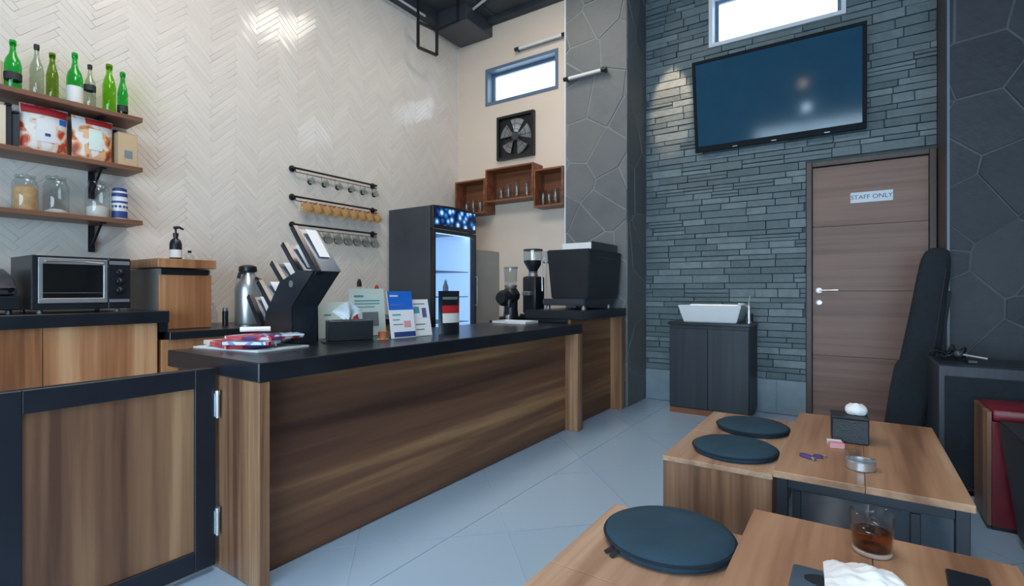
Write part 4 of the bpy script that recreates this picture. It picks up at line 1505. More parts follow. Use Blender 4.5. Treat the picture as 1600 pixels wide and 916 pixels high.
# black stepped organizer
og = thing('cup_organizer', (-2.42, 1.52, CT), 'black acrylic organizer with slanted stepped slots on the bar', 'organizer')
gy, gd = 1.45, 0.142
side = [(-2.522, CT + .001), (-2.270, CT + .001), (-2.273, 1.022), (-2.096, 1.196), (-2.215, 1.200), (-2.245, 1.190), (-2.372, 1.147), (-2.498, 0.988)]
for yy in (gy, gy + gd):
    part('side_plate', B().prism(side, 'y', yy, yy + .006), 'black_acrylic', og)
part('rear_plate', B().prism([(-2.278, CT + .001), (-2.272, CT + .001), (-2.275, 1.020), (-2.098, 1.194), (-2.104, 1.196), (-2.281, 1.023)], 'y', gy + .0062, gy + gd - .0002), 'black_fabric', og)
part('base', B().box(-2.515, -2.28, gy + .0062, gy + gd - .0002, CT + .001, CT + .008), 'black_acrylic', og)
# slanted divider plates rising to the upper left, from the steps of the side plate
divs = [((-2.085, 1.197), (-2.275, 1.425)), ((-2.225, 1.20), (-2.357, 1.347)), ((-2.345, 1.145), (-2.457, 1.257)), ((-2.455, 1.03), (-2.582, 1.162)), ((-2.53, 0.90), (-2.675, 1.085))]
names = []
for k, (p_, q_) in enumerate(divs):
    dx, dz = q_[0] - p_[0], q_[1] - p_[1]
    L = math.hypot(dx, dz)
    nx, nz = dz / L, -dx / L                       # to the upper right
    tk = 0.030
    s0 = (p_[0] - dx * 0.02, p_[1] - dz * 0.02) if k in (0, 4) else (p_[0] - dx * 0.30, p_[1] - dz * 0.30)
    poly = [s0, (s0[0] - nx * tk, s0[1] - nz * tk), (q_[0] - nx * tk, q_[1] - nz * tk), q_]
    b = B()
    b.prism(poly, 'y', gy + .0065, gy + .036, 0.003)
    dv = part('divider', b, 'black_acrylic', og)
    # upright cards standing in the slot behind each divider
    m = 0.012
    poly2 = [(s0[0] + nx * .001, s0[1] + nz * .001), (s0[0] + nx * .004, s0[1] + nz * .004), (q_[0] + nx * .004 + 0.0, q_[1] + nz * .004 - 0.02), (q_[0] + nx * .001, q_[1] + nz * .001 - 0.02)]
    part('slot_plate', B().prism(poly2, 'y', gy + .0365, gy + gd - .001), 'grey_acrylic', og)
    f0, f1 = 0.30, 0.90
    tot = (q_[0] - s0[0], q_[1] - s0[1])
    pa = (s0[0] + tot[0] * f0 + nx * .0045, s0[1] + tot[1] * f0 + nz * .0045)
    pb_ = (s0[0] + tot[0] * f1 + nx * .0045, s0[1] + tot[1] * f1 + nz * .0045)
    poly3 = [pa, (pa[0] + nx * .002, pa[1] + nz * .002), (pb_[0] + nx * .002, pb_[1] + nz * .002), pb_]
    part('card', B().prism(poly3, 'y', gy + .062, gy + .118), 'white_paper', og, label='white card in the slot')
part('badge', B().lathe((-2.275, gy - .0005, 1.135), [(0.017, 0.0), (0.017, -0.002)], 16, axis='y'), 'dull_steel', og)

# napkin box with tissue
nb = thing('napkin_box', (-2.175, 1.715, CT), 'black napkin box on the bar in front of the acrylic stand', 'box')
M = Matrix.Translation((-2.175, 1.715, 0)) @ Matrix.Rotation(R(62), 4, 'Z')
part('box', B().box(-.112, .112, -.05, .05, CT + .0062, CT + .112, 0.005, 1, M), 'black_plastic', nb)
part('foot_tray', B().box(-.135, .114, -.056, .056, CT + .0, CT + .006, 0, 1, M @ Matrix.Translation((0, 0, 0))), 'black_plastic', nb)
part('slot_rim', B().box(-.08, .08, -.02, .02, CT + .112, CT + .1145, 0, 1, M), 'charcoal_paint', nb)


def tissue(parent, c, wd, h, seed, rot=0.0):
    rnd = random.Random(seed)
    ph = [rnd.uniform(0, 6.28) for _ in range(4)]

    def fn(u, v):
        a = (u - .5)
        sp = 0.25 + 0.75 * v
        x = a * wd * sp
        y = 0.018 * math.sin(6 * u + ph[0]) * (0.3 + v) + (v ** 2) * 0.5 * wd * math.cos(ph[2]) * 0.5 + 0.012 * math.sin(11 * u + 4 * v + ph[1])
        z = h * v * (1 - 0.45 * (a * 2) ** 2) + 0.008 * math.sin(9 * u + ph[3]) * v
        p = Matrix.Rotation(rot, 3, 'Z') @ Vector((x, y, z))
        return (c[0] + p.x, c[1] + p.y, c[2] + p.z)
    b = B().grid(14, 8, fn, 0.0012)
    return part('tissue', b, 'white_paper', parent, label='white tissue pulled out of the slot', smooth=80)


tissue(nb, (-2.18, 1.705, CT + .1146), 0.15, 0.085, 3, R(62))

# acrylic stand with price sheet (code square left blank), blue standee, white card


def standee(name, label, cat, cx_, cy_, wd, h, rz, lean, plate, blocks, thick=0.004, backing='clear_glass', fp=None):
    t = thing(name, (cx_, cy_, CT), label, cat)
    M = Matrix.Translation((cx_, cy_, CT + .002)) @ Matrix.Rotation(rz, 4, 'Z') @ Matrix.Rotation(R(lean), 4, 'X')
    # local x across, z up, faces -y
    part('sheet', B().box(-wd / 2, wd / 2, 0, thick, 0, h, 0, 1, M), plate, t)
    for nm, m, x0, x1, z0, z1 in blocks:
        part(nm, B().box(wd * (x0 - .5), wd * (x1 - .5), -.001, -.0001, h * z0, h * z1, 0, 1, M), m, t)
    M2 = Matrix.Translation((cx_, cy_, CT + .0005)) @ Matrix.Rotation(rz, 4, 'Z')
    part('foot', B().box(-wd * .42, wd * .42, 0.004, 0.085, 0, 0.003, 0, 1, M2), backing, t)
    part('strut', B().obox(M2 @ Vector((0, 0.08, 0.002)), M @ Vector((0, thick, h * .55)), wd * .5, .003), backing, t)
    return t


CR = R(83)
standee('menu_stand', 'pale acrylic stand with teal printed lines behind the napkin box', 'stand', -2.34, 1.985, 0.235, 0.275, CR, -6, 'mint_print',
        [('print_line', 'teal_print', .14, .40, .82, .86), ('print_line', 'teal_print', .14, .86, .73, .755), ('print_line', 'teal_print', .14, .86, .67, .69), ('print_line', 'teal_print', .14, .70, .60, .62), ('print_square', 'grey_print', .34, .80, .20, .50)])
standee('blue_standee', 'blue and white tabletop card with blue base band on the bar', 'card', -2.075, 2.005, 0.165, 0.262, CR, -10, 'white_paper',
        [('blue_block', 'blue_print', 0, 1, .60, 1.0), ('title_line', 'white_plastic', .08, .42, .88, .92), ('text_line', 'white_plastic', .08, .70, .70, .72), ('text_line', 'teal_print', .12, .46, .48, .51), ('text_line', 'teal_print', .12, .40, .38, .40), ('text_line', 'grey_print', .12, .52, .28, .30), ('picture', 'pink_paper', .56, .84, .22, .36), ('base_band', 'navy_print', .12, 1.0, 0.02, .13)])
standee('white_card', 'white tabletop card leaning right of the blue card', 'card', -2.08, 2.165, 0.13, 0.215, CR, -12, 'white_paper',
        [('picture', 'violet_print', .58, .82, .50, .76), ('text_line', 'teal_print', .12, .44, .62, .80), ('text_line', 'grey_print', .14, .78, .86, .89), ('text_line', 'grey_print', .14, .66, .30, .33), ('text_line', 'green_print', .14, .60, .16, .19)])
standee('acrylic_sheet', 'blank milky acrylic sheet between organizer and napkin box', 'sheet', -2.40, 1.775, 0.19, 0.20, R(68), -8, 'mint_print', [('print_dot', 'teal_print', .3, .5, .62, .66)])

# coffee pouch in front of the fridge
px, py = -2.065, 2.37
pp = thing('coffee_pouch', (px, py, CT), 'black coffee pouch with red and white label on the bar', 'bag')


def psurf(side, u, v, g=0.0):
    d = 0.034 * (4 * u * (1 - u)) ** 0.6 * (1 - v) ** 0.55 + .002 + g
    M_ = Matrix.Rotation(R(-8), 3, 'Z')
    p = M_ @ Vector((side * d, (u - .5) * 0.165, 0))
    return (px + p.x, py + p.y, CT + .0004 + 0.262 * v)


b = B()
nu = nv = 10
f = [[b.bm.verts.new(psurf(1, i / nu, j / nv)) for j in range(nv + 1)] for i in range(nu + 1)]
k_ = [[b.bm.verts.new(psurf(-1, i / nu, j / nv)) for j in range(nv + 1)] for i in range(nu + 1)]
for i in range(nu):
    for j in range(nv):
        b.bm.faces.new((f[i][j], f[i + 1][j], f[i + 1][j + 1], f[i][j + 1]))
        b.bm.faces.new((k_[i][j], k_[i][j + 1], k_[i + 1][j + 1], k_[i + 1][j]))
    b.bm.faces.new((f[i][0], k_[i][0], k_[i + 1][0], f[i + 1][0]))
    b.bm.faces.new((f[i][nv], f[i + 1][nv], k_[i + 1][nv], k_[i][nv]))
for j in range(nv):
    b.bm.faces.new((f[0][j], f[0][j + 1], k_[0][j + 1], k_[0][j]))
    b.bm.faces.new((f[nu][j], k_[nu][j], k_[nu][j + 1], f[nu][j + 1]))
part('pouch', b, 'black_plastic', pp)
for nm, m, u0, u1, v0, v1 in (('red_label', 'red_print', .1, .92, .48, .66), ('white_label', 'label_white', .1, .92, .26, .48), ('grey_band', 'grey_print', .14, .86, .80, .86)):
    part(nm, B().grid(8, 3, lambda p, q: psurf(1, u0 + (u1 - u0) * p, v0 + (v1 - v0) * q, .0014), .0006), m, pp)

# sauce bottles
def sauce(x, y, h, r, body, cap, label, lm=None):
    t = thing('sauce_bottle', (x, y, CT), label, 'bottle')
    part('body', B().lathe((x, y, CT + .0004), [(r * .9, 0), (r, .006), (r, h * .58), (r * .45, h * .74), (r * .38, h * .86)], 16), body, t)
    part('cap', B().lathe((x, y, CT + .0008 + h * .86), [(r * .5, 0), (r * .46, h * .08), (r * .2, h * .14)], 12), cap, t)
    if lm:
        part('label', B().lathe((x, y, CT), [(r + .0007, h * .18), (r + .0007, h * .5)], 16, cap=False), lm, t)


sauce(-2.52, 2.06, 0.335, 0.030, 'jar_glass', 'black_plastic', 'tall clear bottle with black cap behind the acrylic stand', 'orange_print')
sauce(-2.50, 2.18, 0.300, 0.030, 'sauce_brown', 'red_print', 'brown sauce bottle with red cap behind the acrylic stand', 'label_white')
sauce(-2.285, 1.845, 0.165, 0.024, 'sauce_red', 'white_plastic', 'small red sauce bottle between napkin box and menu stand', 'label_white')
cp = thing('small_cup', (-2.14, 1.93, CT), 'tiny orange brown cup at the foot of the blue card', 'cup')
part('body', B().lathe((-2.13, 1.90, CT + .0004), [(0.018, 0), (0.026, .040), (0.024, .040), (0.017, .004)], 14), 'orange_print', cp)
part('saucer', B().lathe((-2.13, 1.90, CT + .0001), [(0.022, 0), (0.034, .0003)], 14), 'white_ceramic', cp)

# grinders, folded cloth, coffee machine
tr = thing('white_tray', (-2.28, 3.42, CT), 'low white tray lying in front of the two grinders', 'tray')
part('base', B().box(-2.44, -2.12, 3.33, 3.52, CT, CT + .008, 0.003), 'white_plastic', tr)
b = B()
b.box(-2.44, -2.12, 3.33, 3.338, CT + .008, CT + .022)
b.box(-2.44, -2.12, 3.512, 3.52, CT + .008, CT + .022)
b.box(-2.44, -2.432, 3.338, 3.512, CT + .008, CT + .022)
b.box(-2.128, -2.12, 3.338, 3.512, CT + .008, CT + .022)
part('rim', b, 'white_plastic', tr)

g1 = thing('coffee_grinder', (-2.50, 3.78, CT), 'squat black coffee grinder with smoky hopper, nearer the fridge', 'grinder')
x, y = -2.57, 3.79
part('base', B().box(x - .07, x + .075, y - .085, y + .075, CT, CT + .035, 0.006), 'black_plastic', g1)
part('column', B().lathe((x, y, CT + .035), [(0.070, 0), (0.062, .06), (0.064, .14), (0.080, .16), (0.085, .20), (0.055, .25)], 20), 'black_plastic', g1)
part('motor', B().lathe((x - .01, y, CT + .20), [(0.06, 0.02), (0.072, -.03), (0.072, -.11), (0.05, -.15)], 18, axis='y'), 'black_plastic', g1)
part('chute', B().tube([(x + .03, y - .05, CT + .20), (x + .05, y - .10, CT + .17), (x + .05, y - .105, CT + .12)], [0.03, 0.026, 0.02], 12), 'black_plastic', g1)
part('collar', B().lathe((x, y, CT + .2855), [(0.05, 0), (0.058, .018), (0.058, .03)], 18), 'dull_steel', g1)
part('hopper', B().lathe((x, y, CT + .316), [(0.045, 0), (0.056, .03), (0.062, .15), (0.060, .15), (0.05, .03)], 20), 'jar_glass', g1)
part('lid', B().lathe((x, y, CT + .4665), [(0.064, 0), (0.064, .012), (0.02, .016)], 20), 'grey_paint', g1)
part('catch_cup', B().lathe((x + .045, y - .10, CT + .0002), [(0.024, 0), (0.027, .05), (0.025, .05), (0.022, .004)], 14), 'steel', g1)

g2 = thing('coffee_grinder', (-2.46, 4.00, CT), 'tall black coffee grinder with clear hopper beside the coffee machine', 'grinder')
x, y = -2.50, 4.06
part('base', B().box(x - .085, x + .085, y - .11, y + .11, CT, CT + .05, 0.008), 'black_plastic', g2)
part('column', B().box(x - .075, x + .075, y - .075, y + .095, CT + .05, CT + .40, 0.022, 2), 'black_plastic', g2)
part('fork', B().box(x - .04, x + .04, y - .13, y - .07, CT + .22, CT + .26, 0.006), 'dull_steel', g2)
part('collar', B().lathe((x, y, CT + .4005), [(0.05, 0), (0.04, .03), (0.045, .045)], 18), 'dull_steel', g2)
part('hopper_cone', B().lathe((x, y, CT + .446), [(0.038, 0), (0.088, .085), (0.088, .10)], 20), 'black_plastic', g2)
part('hopper', B().lathe((x, y, CT + .5465), [(0.086, 0), (0.088, .09), (0.086, .09), (0.084, .002)], 20), 'jar_glass', g2)
part('lid', B().lathe((x, y, CT + .637), [(0.092, 0), (0.092, .014), (0.03, .022)], 20), 'black_plastic', g2)

ms = 0.9405
em = thing('espresso_machine', (-2.06, 4.19, ms), 'large black espresso machine at the far end of the bar', 'coffee machine')
ex0, ex1, ey0, ey1 = -2.225, -1.82, 3.84, 4.545


def hexa(b, lo, hi, z0, z1):
    v = [b.bm.verts.new(p) for p in ((lo[0], lo[2], z0), (lo[1], lo[2], z0), (lo[1], lo[3], z0), (lo[0], lo[3], z0), (hi[0], hi[2], z1), (hi[1], hi[2], z1), (hi[1], hi[3], z1), (hi[0], hi[3], z1))]
    fs = []
    for q in ((3, 2, 1, 0), (4, 5, 6, 7), (0, 1, 5, 4), (1, 2, 6, 5), (2, 3, 7, 6), (3, 0, 4, 7)):
        fs.append(b.bm.faces.new([v[k] for k in q]))
    bmesh.ops.recalc_face_normals(b.bm, faces=fs)
    bmesh.ops.bevel(b.bm, geom=list({e for f_ in fs for e in f_.edges}), offset=0.008, segments=2, affect='EDGES')


b = B()
hexa(b, (ex0 + .03, ex1 - .025, ey0 + .025, ey1 - .03), (ex0, ex1, ey0, ey1), 1.035, 1.455)
part('body', b, 'black_plastic', em)
b = B()
hexa(b, (ex0 - .06, ex1 - .06, ey0 + .03, ey1 - .05), (ex0 - .06, ex1 - .05, ey0 + .02, ey1 - .04), 0.975, 1.034)
part('drip_tray', b, 'charcoal_paint', em)
for xx in (ex0 - .03, ex1 - .09):
    for yy in (ey0 + .08, ey1 - .10):
        part('foot', B().lathe((xx, yy, ms), [(0.022, 0), (0.018, .036)], 12), 'dull_steel', em)
part('side_trim', B().box(ex0 - .012, ex0 + .006, ey0 - .006, ey0 - .001, 1.05, 1.44, 0.002), 'steel', em, label='thin bright steel edge strip')
part('panel_line', B().box(ex1 + .0002, ex1 + .002, ey0 + .12, ey1 - .10, 1.385, 1.392), 'charcoal_paint', em)
b = B()
b.tube([(ex0 - .03, ey0 + .03, 1.40), (ex0 - .05, ey0 + .0, 1.36), (ex0 - .045, ey0 + .0, 1.10)], 0.007, 8)
part('steam_wand', b, 'steel', em)
for yy in (ey0 + .40, ey0 + .58):
    gh = part('group_head', B().lathe((ex0 - .055, yy, 1.24), [(0.042, 0), (0.042, .05), (0.05, .06), (0.05, .10)], 16), 'steel', em)
    part('portafilter', B().tube([(ex0 - .055, yy, 1.225), (ex0 - .09, yy, 1.222), (ex0 - .13, yy, 1.21)], [0.02, 0.014, 0.016], 10), 'black_plastic', gh)
b = B()
b.box(ex0 - .06, ex0 + .02, ey0 + .02, ey1 - .02, 1.345, 1.452, 0.01)
part('front_hood', b, 'steel', em)
# cup rail on top: low walls, silver at the end, dark along the side
b = B()
b.box(ex0 + .10, ex0 + .108, ey0 + .10, ey1 - .05, 1.4555, 1.515)
b.box(ex0 + .108, ex1 - .03, ey0 + .10, ey0 + .108, 1.4555, 1.515)
part('cup_guard', b, 'white_plastic', em, label='bright pale cup guard')
b = B()
b.box(ex1 - .03, ex1 - .022, ey0 + .10, ey1 - .05, 1.4555, 1.525)
b.box(ex0 + .108, ex1 - .03, ey1 - .058, ey1 - .05, 1.4555, 1.515)
part('guard_side', b, 'charcoal_paint', em)

# ================================================================== SEATING AREA
def bench(name, x0, x1, y0, y1, h, label, seams=()):
    t = thing(name, ((x0 + x1) / 2, (y0 + y1) / 2, 0), label, 'bench')
    ys = [y0] + list(seams) + [y1]
    for a, c in zip(ys, ys[1:]):
        part('top_board', B().box(x0, x1, a + .001, c - .001, h - .022, h, 0.0015), 'bench_oak_top', t)
    part('end_panel', B().box(x0 + .002, x1 - .002, y0 + .004, y0 + .024, 0.002, h - .022), 'bench_oak_side', t)
    part('end_panel', B().box(x0 + .002, x1 - .002, y1 - .024, y1 - .004, 0.002, h - .022), 'bench_oak_side', t)
    part('side_panel', B().box(x0 + .002, x0 + .022, y0 + .024, y1 - .024, 0.002, h - .022), 'bench_oak_side', t)
    part('side_panel', B().box(x1 - .022, x1 - .002, y0 + .024, y1 - .024, 0.002, h - .022), 'bench_oak_side', t)
    return t


HB = 0.33
bench('bench', -0.747, -0.285, 2.37, 3.42, HB, 'low oak box bench with two round cushions beside the far table', (2.90,))
bench('bench', -0.72, -0.283, 0.45, 1.735, HB, 'low oak box bench with one cushion in the foreground', (1.26,))


def cushion(cx_, cy_, r, label, tie=False):
    t = thing('round_cushion', (cx_, cy_, HB), label, 'cushion', 'round dark cushions on the benches')
    z = HB + .0006
    part('pad', B().lathe((cx_, cy_, z), [(r * .955, 0), (r * .99, .008), (r, .018), (r * .985, .028), (r * .90, .037), (r * .6, .041), (r * .2, .042)], 48), 'cushion_cloth', t)
    n = 48
    part('piping', B().tube([(cx_ + (r + .001) * math.cos(2 * PI * k / n), cy_ + (r + .001) * math.sin(2 * PI * k / n), z + .022) for k in range(n + 1)], 0.004, 6, cap=False), 'black_fabric', t)
    if tie:
        b = B()
        for da in (-0.06, 0.07):
            dx, dy = math.cos(R(236) + da), math.sin(R(236) + da)
            b.obox((cx_ + dx * r * .95, cy_ + dy * r * .95, z + .016), (cx_ + dx * r * 1.14, cy_ + dy * r * 1.14, z + .003), 0.014, 0.003)
        part('tie', b, 'black_fabric', t)


cushion(-0.478, 2.615, 0.187, 'round dark cushion at the near end of the far bench')
cushion(-0.472, 3.085, 0.182, 'round dark cushion at the far end of the far bench')
cushion(-0.475, 1.565, 0.192, 'round dark cushion on the foreground bench, with black tie strap', True)

HT = 0.40


def low_table(x0, x1, y0, y1, label, inner):
    t = thing('low_table', ((x0 + x1) / 2, (y0 + y1) / 2, 0), label, 'table')
    xm = x0 + (x1 - x0) * 0.5
    part('top_board', B().box(x0, xm - .0008, y0, y1, HT - .026, HT, 0.0015), 'table_oak', t)
    part('top_board', B().box(xm + .0008, x1, y0, y1, HT - .026, HT, 0.0015), 'table_oak', t)
    e = 0.038
    for xa in (x0 + .012, x1 - .012 - e):
        for ya in (y0 + .012, y1 - .012 - e):
            part('leg', B().box(xa, xa + e, ya, ya + e, 0.002, HT - .0262, 0.002), 'black_frame_paint', t)
    for ya in (y0 + .012, y1 - .012 - e):
        part('rail', B().box(x0 + .012 + e, x1 - .012 - e, ya, ya + e, HT - .062, HT - .0262, 0.002), 'black_frame_paint', t)
    for xa in (x0 + .012, x1 - .012 - e):
        part('rail', B().box(xa, xa + e, y0 + .012 + e, y1 - .012 - e, HT - .062, HT - .0262, 0.002), 'black_frame_paint', t)
    if inner:
        ya = y0 + .075
        part('inner_rail', B().box(x0 + .06, x1 - .135, ya, ya + .03, HT - .088, HT - .063, 0.002), 'black_frame_paint', t)
        part('inner_leg', B().box(x1 - .165, x1 - .135, ya, ya + .03, 0.002, HT - .0885, 0.002), 'black_frame_paint', t)
        part('inner_leg', B().box(x0 + .06, x0 + .09, ya, ya + .03, 0.002, HT - .0885, 0.002), 'black_frame_paint', t)
    return t


low_table(-0.265, 0.328, 2.215, 3.36, 'low oak table with black metal frame holding the ashtray', True)
low_table(-0.268, 0.345, 0.62, 1.79, 'low oak table with black frame in the foreground under the drink', False)

zt = HT + .0006
tb = thing('tissue_box', (-0.02, 2.86, zt), 'black tissue box with white tissue at the far table', 'box')
M = Matrix.Translation((-0.022, 2.865, 0)) @ Matrix.Rotation(R(4), 4, 'Z')
part('box', B().box(-.072, .072, -.072, .072, zt, zt + .112, 0.005, 1, M), 'black_leather', tb)
part('lid', B().box(-.074, .074, -.074, .074, zt + .1122, zt + .120, 0.003, 1, M), 'black_leather', tb)
b = B()
b.ball((0.005, 2.875, zt + .143), .046, .040, .030, 14)
for v in b.bm.verts:
    n = math.sin(v.co.x * 110 + 1) * math.sin(v.co.y * 95) * 0.006
    v.co.z = max(zt + .1205, v.co.z + n)
part('tissue', b, 'white_paper', tb, label='white tissue bunched in the opening')

ash = thing('ashtray', (0.018, 2.425, zt), 'small round steel ashtray on the far table', 'ashtray')
part('bowl', B().lathe((0.018, 2.425, zt), [(0.046, 0), (0.050, .004), (0.050, .034), (0.047, .036), (0.044, .034), (0.042, .008), (0.01, .007)], 26), 'steel', ash)
for k in range(3):
    a = 2 * PI * k / 3 + .5
    part('cigarette_rest', B().box(-.006, .006, -.004, .004, 0, .004, 0, 1, Matrix.Translation((0.018 + .047 * math.cos(a), 2.425 + .047 * math.sin(a), zt + .0362)) @ Matrix.Rotation(a, 4, 'Z')), 'dull_steel', ash)
ct2 = thing('shot_glass', (0.000, 2.515, zt), 'small clear shot glass just behind the steel ashtray', 'glass')
part('glass', B().lathe((0.000, 2.515, zt), [(0.020, 0), (0.024, .046), (0.022, .046), (0.018, .006)], 16), 'jar_glass', ct2)
pk = thing('cigarette_pack', (-0.075, 2.70, zt), 'small pink and white pack against the black tissue box', 'pack')
M = Matrix.Translation((-0.072, 2.722, 0)) @ Matrix.Rotation(R(12), 4, 'Z')
part('pack', B().box(-.028, .028, -.040, .040, zt, zt + .020, 0.002, 1, M), 'white_paper', pk)
part('band', B().box(-.0283, .0283, -.0403, .0, zt + .003, zt + .0205, 0.001, 1, M), 'pink_paper', pk)
li = thing('lighter', (-0.165, 2.455, zt), 'purple lighter lying near the left edge of the far table', 'lighter')
M = Matrix.Translation((-0.165, 2.455, 0)) @ Matrix.Rotation(R(-35), 4, 'Z')
part('body', B().box(-.030, .022, -.011, .011, zt, zt + .015, 0.004, 2, M), 'purple_plastic', li)
part('head', B().box(.0225, .036, -.010, .010, zt, zt + .014, 0.002, 1, M), 'dull_steel', li)
li2 = thing('keychain', (-0.150, 2.50, zt), 'purple round keychain disc right beside the purple lighter', 'keychain')
part('disc', B().lathe((-0.128, 2.49, zt), [(0.017, 0), (0.018, .003), (0.018, .009), (0.012, .011)], 18), 'purple_plastic', li2)
n = 20
part('ring', B().tube([(-0.108 + .012 * math.cos(2 * PI * k / n), 2.512 + .012 * math.sin(2 * PI * k / n), zt + .0016) for k in range(n + 1)], 0.0014, 5, cap=False), 'dull_steel', li2)

# iced tea
tg = thing('iced_tea', (0.038, 1.668, zt), 'short glass of iced tea on the foreground table', 'glass')
c = (0.038, 1.668, zt)
part('glass', B().lathe(c, [(0.042, 0), (0.045, .004), (0.051, .108), (0.0495, .109), (0.048, .108), (0.0428, .014), (0.01, .012)], 40, ), 'clear_glass', tg)
part('base_rim', B().lathe(c, [(0.0425, .0005), (0.0452, .004), (0.0456, .010), (0.0435, .0122), (0.01, .0125)], 40), 'glass_base', tg)
part('tea', B().lathe(c, [(0.041, .0135), (0.0425, .016), (0.0455, .056), (0.044, .057), (0.01, .057)], 32), 'tea_glass', tg)
rnd = random.Random(4)
for k, (dx, dy, dz, an) in enumerate(((-.014, .006, .058, 20), (.016, -.008, .060, 50), (.004, .014, .072, 75), (-.004, -.016, .056, 5))):
    M = Matrix.Translation((c[0] + dx, c[1] + dy, zt + dz)) @ Matrix.Rotation(R(an), 4, 'Z') @ Matrix.Rotation(R(25), 4, 'X')
    part('ice_cube', B().box(-.012, .012, -.012, .012, -.011, .011, 0.004, 2, M), 'ice', tg)

t2 = thing('tissue_box', (0.0, 1.26, zt), 'flat black tissue box, pale sheen in its colour, with white tissue on the foreground table', 'box')
b = B()
b.box(-.118, .125, 1.19, 1.328, zt, zt + .078, 0.008, 2)
part('box', b, 'black_box_sheen', t2)
n = 24
b = B()
b.prism([(-.03 + .062 * math.cos(2 * PI * k / n), 1.272 + .028 * math.sin(2 * PI * k / n)) for k in range(n)], 'z', zt + .0782, zt + .0796)
part('opening', b, 'black_plastic', t2)


def big_tissue(u, v):
    # a crumpled sheet standing out of the opening and flopping to the right
    x = -0.05 + 0.165 * u + 0.03 * v * (u - .3)
    arch = math.sin(PI * min(1, 0.12 + 0.80 * u))
    z = zt + .080 + 0.055 * arch * (0.35 + 0.65 * math.sin(PI * (0.15 + 0.7 * v))) + 0.004 * math.sin(23 * u + 7 * v) + 0.003 * math.sin(31 * v + 5 * u)
    y = 1.205 + 0.125 * v * (1 - 0.35 * u) + 0.006 * math.sin(14 * u)
    return (x, y, z)


part('tissue', B().grid(22, 14, big_tissue, 0.001), 'white_paper', t2, label='white crumpled tissue flopping out', smooth=80)
ph = thing('phone', (0.225, 1.58, zt), 'dark phone lying at the right of the foreground table', 'phone')
M = Matrix.Translation((0.223, 1.572, 0)) @ Matrix.Rotation(R(-3), 4, 'Z')
part('body', B().box(-.041, .041, -.082, .082, zt, zt + .009, 0.004, 2, M), 'black_plastic', ph)
part('screen', B().box(-.038, .038, -.078, .078, zt + .0091, zt + .0097, 0, 1, M), 'black_laminate', ph)

# ================================================================== RIGHT SIDE
gb = thing('gig_bag', (0.30, 4.25, 0), 'black gig bag leaning upright against the dark stone pillar', 'bag')


def loft(b, secs, n=16, p=3.2):
    rings = []
    for c, wx, wy in secs:
        ring_ = []
        for k in range(n):
            a = 2 * PI * k / n + PI / n
            cx_, sx_ = math.cos(a), math.sin(a)
            ring_.append(b.bm.verts.new((c[0] + wx * math.copysign(abs(cx_) ** (2 / p), cx_), c[1] + wy * math.copysign(abs(sx_) ** (2 / p), sx_), c[2])))
        rings.append(ring_)
    for q, r_ in zip(rings, rings[1:]):
        for k in range(n):
            b.bm.faces.new((q[k], q[(k + 1) % n], r_[(k + 1) % n], r_[k]))
    b.bm.faces.new(rings[0][::-1])
    b.bm.faces.new(rings[-1])


def gx(z):
    return 0.268 + 0.198 * (z / 1.4)


def gyy(z):
    return 4.20 + 0.27 * (z / 1.4)


b = B()
loft(b, [((gx(z), gyy(z), z), wx, wy) for z, wx, wy in ((0.004, .10, .07), (0.02, .125, .085), (0.25, .130, .09), (0.45, .120, .088), (0.62, .108, .085), (0.80, .100, .08), (1.0, .092, .075), (1.2, .086, .068), (1.32, .078, .060), (1.37, .062, .05), (1.392, .03, .03))])
part('bag', b, 'black_fabric', gb)
b = B()
loft(b, [((gx(z) - .035, gyy(z) - .075, z), wx, wy) for z, wx, wy in ((0.03, .08, .028), (0.06, .105, .034), (0.45, .105, .034), (0.60, .10, .034), (0.64, .085, .024))])
part('pocket', b, 'black_fabric', gb)
part('zip', B().tube([(gx(z) + .055, gyy(z) - .085 + .01 * (z > 1.0), z) for z in (0.70, 0.9, 1.1, 1.25)], 0.004, 6), 'black_plastic', gb)
part('strap', B().tube([(gx(z) + (.108 if z < .9 else .095), gyy(z) - .03, z) for z in (0.35, 0.5, 0.7, 0.9, 1.1)], [0.012] * 5, 6), 'black_leather', gb)

am = thing('amplifier_cabinet', (0.75, 3.85, 0), 'waist high black cabinet standing before the dark stone pillar', 'cabinet')
ax0, ax1, ay0, ay1, az = 0.375, 1.12, 3.60, 4.06, 0.70
part('shell', B().box(ax0, ax1, ay0 + .012, ay1, 0.03, az, 0.008), 'black_ash', am)
part('front', B().box(ax0 + .03, ax1 - .03, ay0, ay0 + .0115, 0.06, az - .06, 0.003), 'black_fabric', am)
for xx in (ax0 + .07, ax1 - .07):
    for yy in (ay0 + .07, ay1 - .07):
        part('foot', B().lathe((xx, yy, 0), [(0.025, 0), (0.022, .03)], 10), 'black_plastic', am)
mi = thing('microphone', (0.55, 3.80, az), 'small microphone with bright body lying on the black cabinet', 'microphone')
part('body', B().tube([(0.50, 3.76, az + .045), (0.60, 3.74, az + .030)], [0.007, 0.008], 10), 'dull_steel', mi)
part('head', B().ball((0.482, 3.764, az + .047), .022, .022, .022, 12), 'charcoal_paint', mi)
part('rest', B().box(0.515, 0.56, 3.72, 3.79, az + .0006, az + .022, 0.004), 'black_plastic', mi)
cbm = B()
pts = []
for k in range(70):
    a = k * 0.42
    rr = 0.055 + 0.03 * math.sin(k * 0.37)
    pts.append((0.47 + rr * math.cos(a) + .02 * math.sin(k * .11), 3.90 + rr * .8 * math.sin(a), az + .008 + 0.0012 * k * (0.6 + 0.4 * math.sin(k))))
cbm.tube(pts, 0.0055, 6)
solo('coiled_cable', cbm, 'black_plastic', 'dark coiled cable heaped on the left of the black cabinet', 'cable')

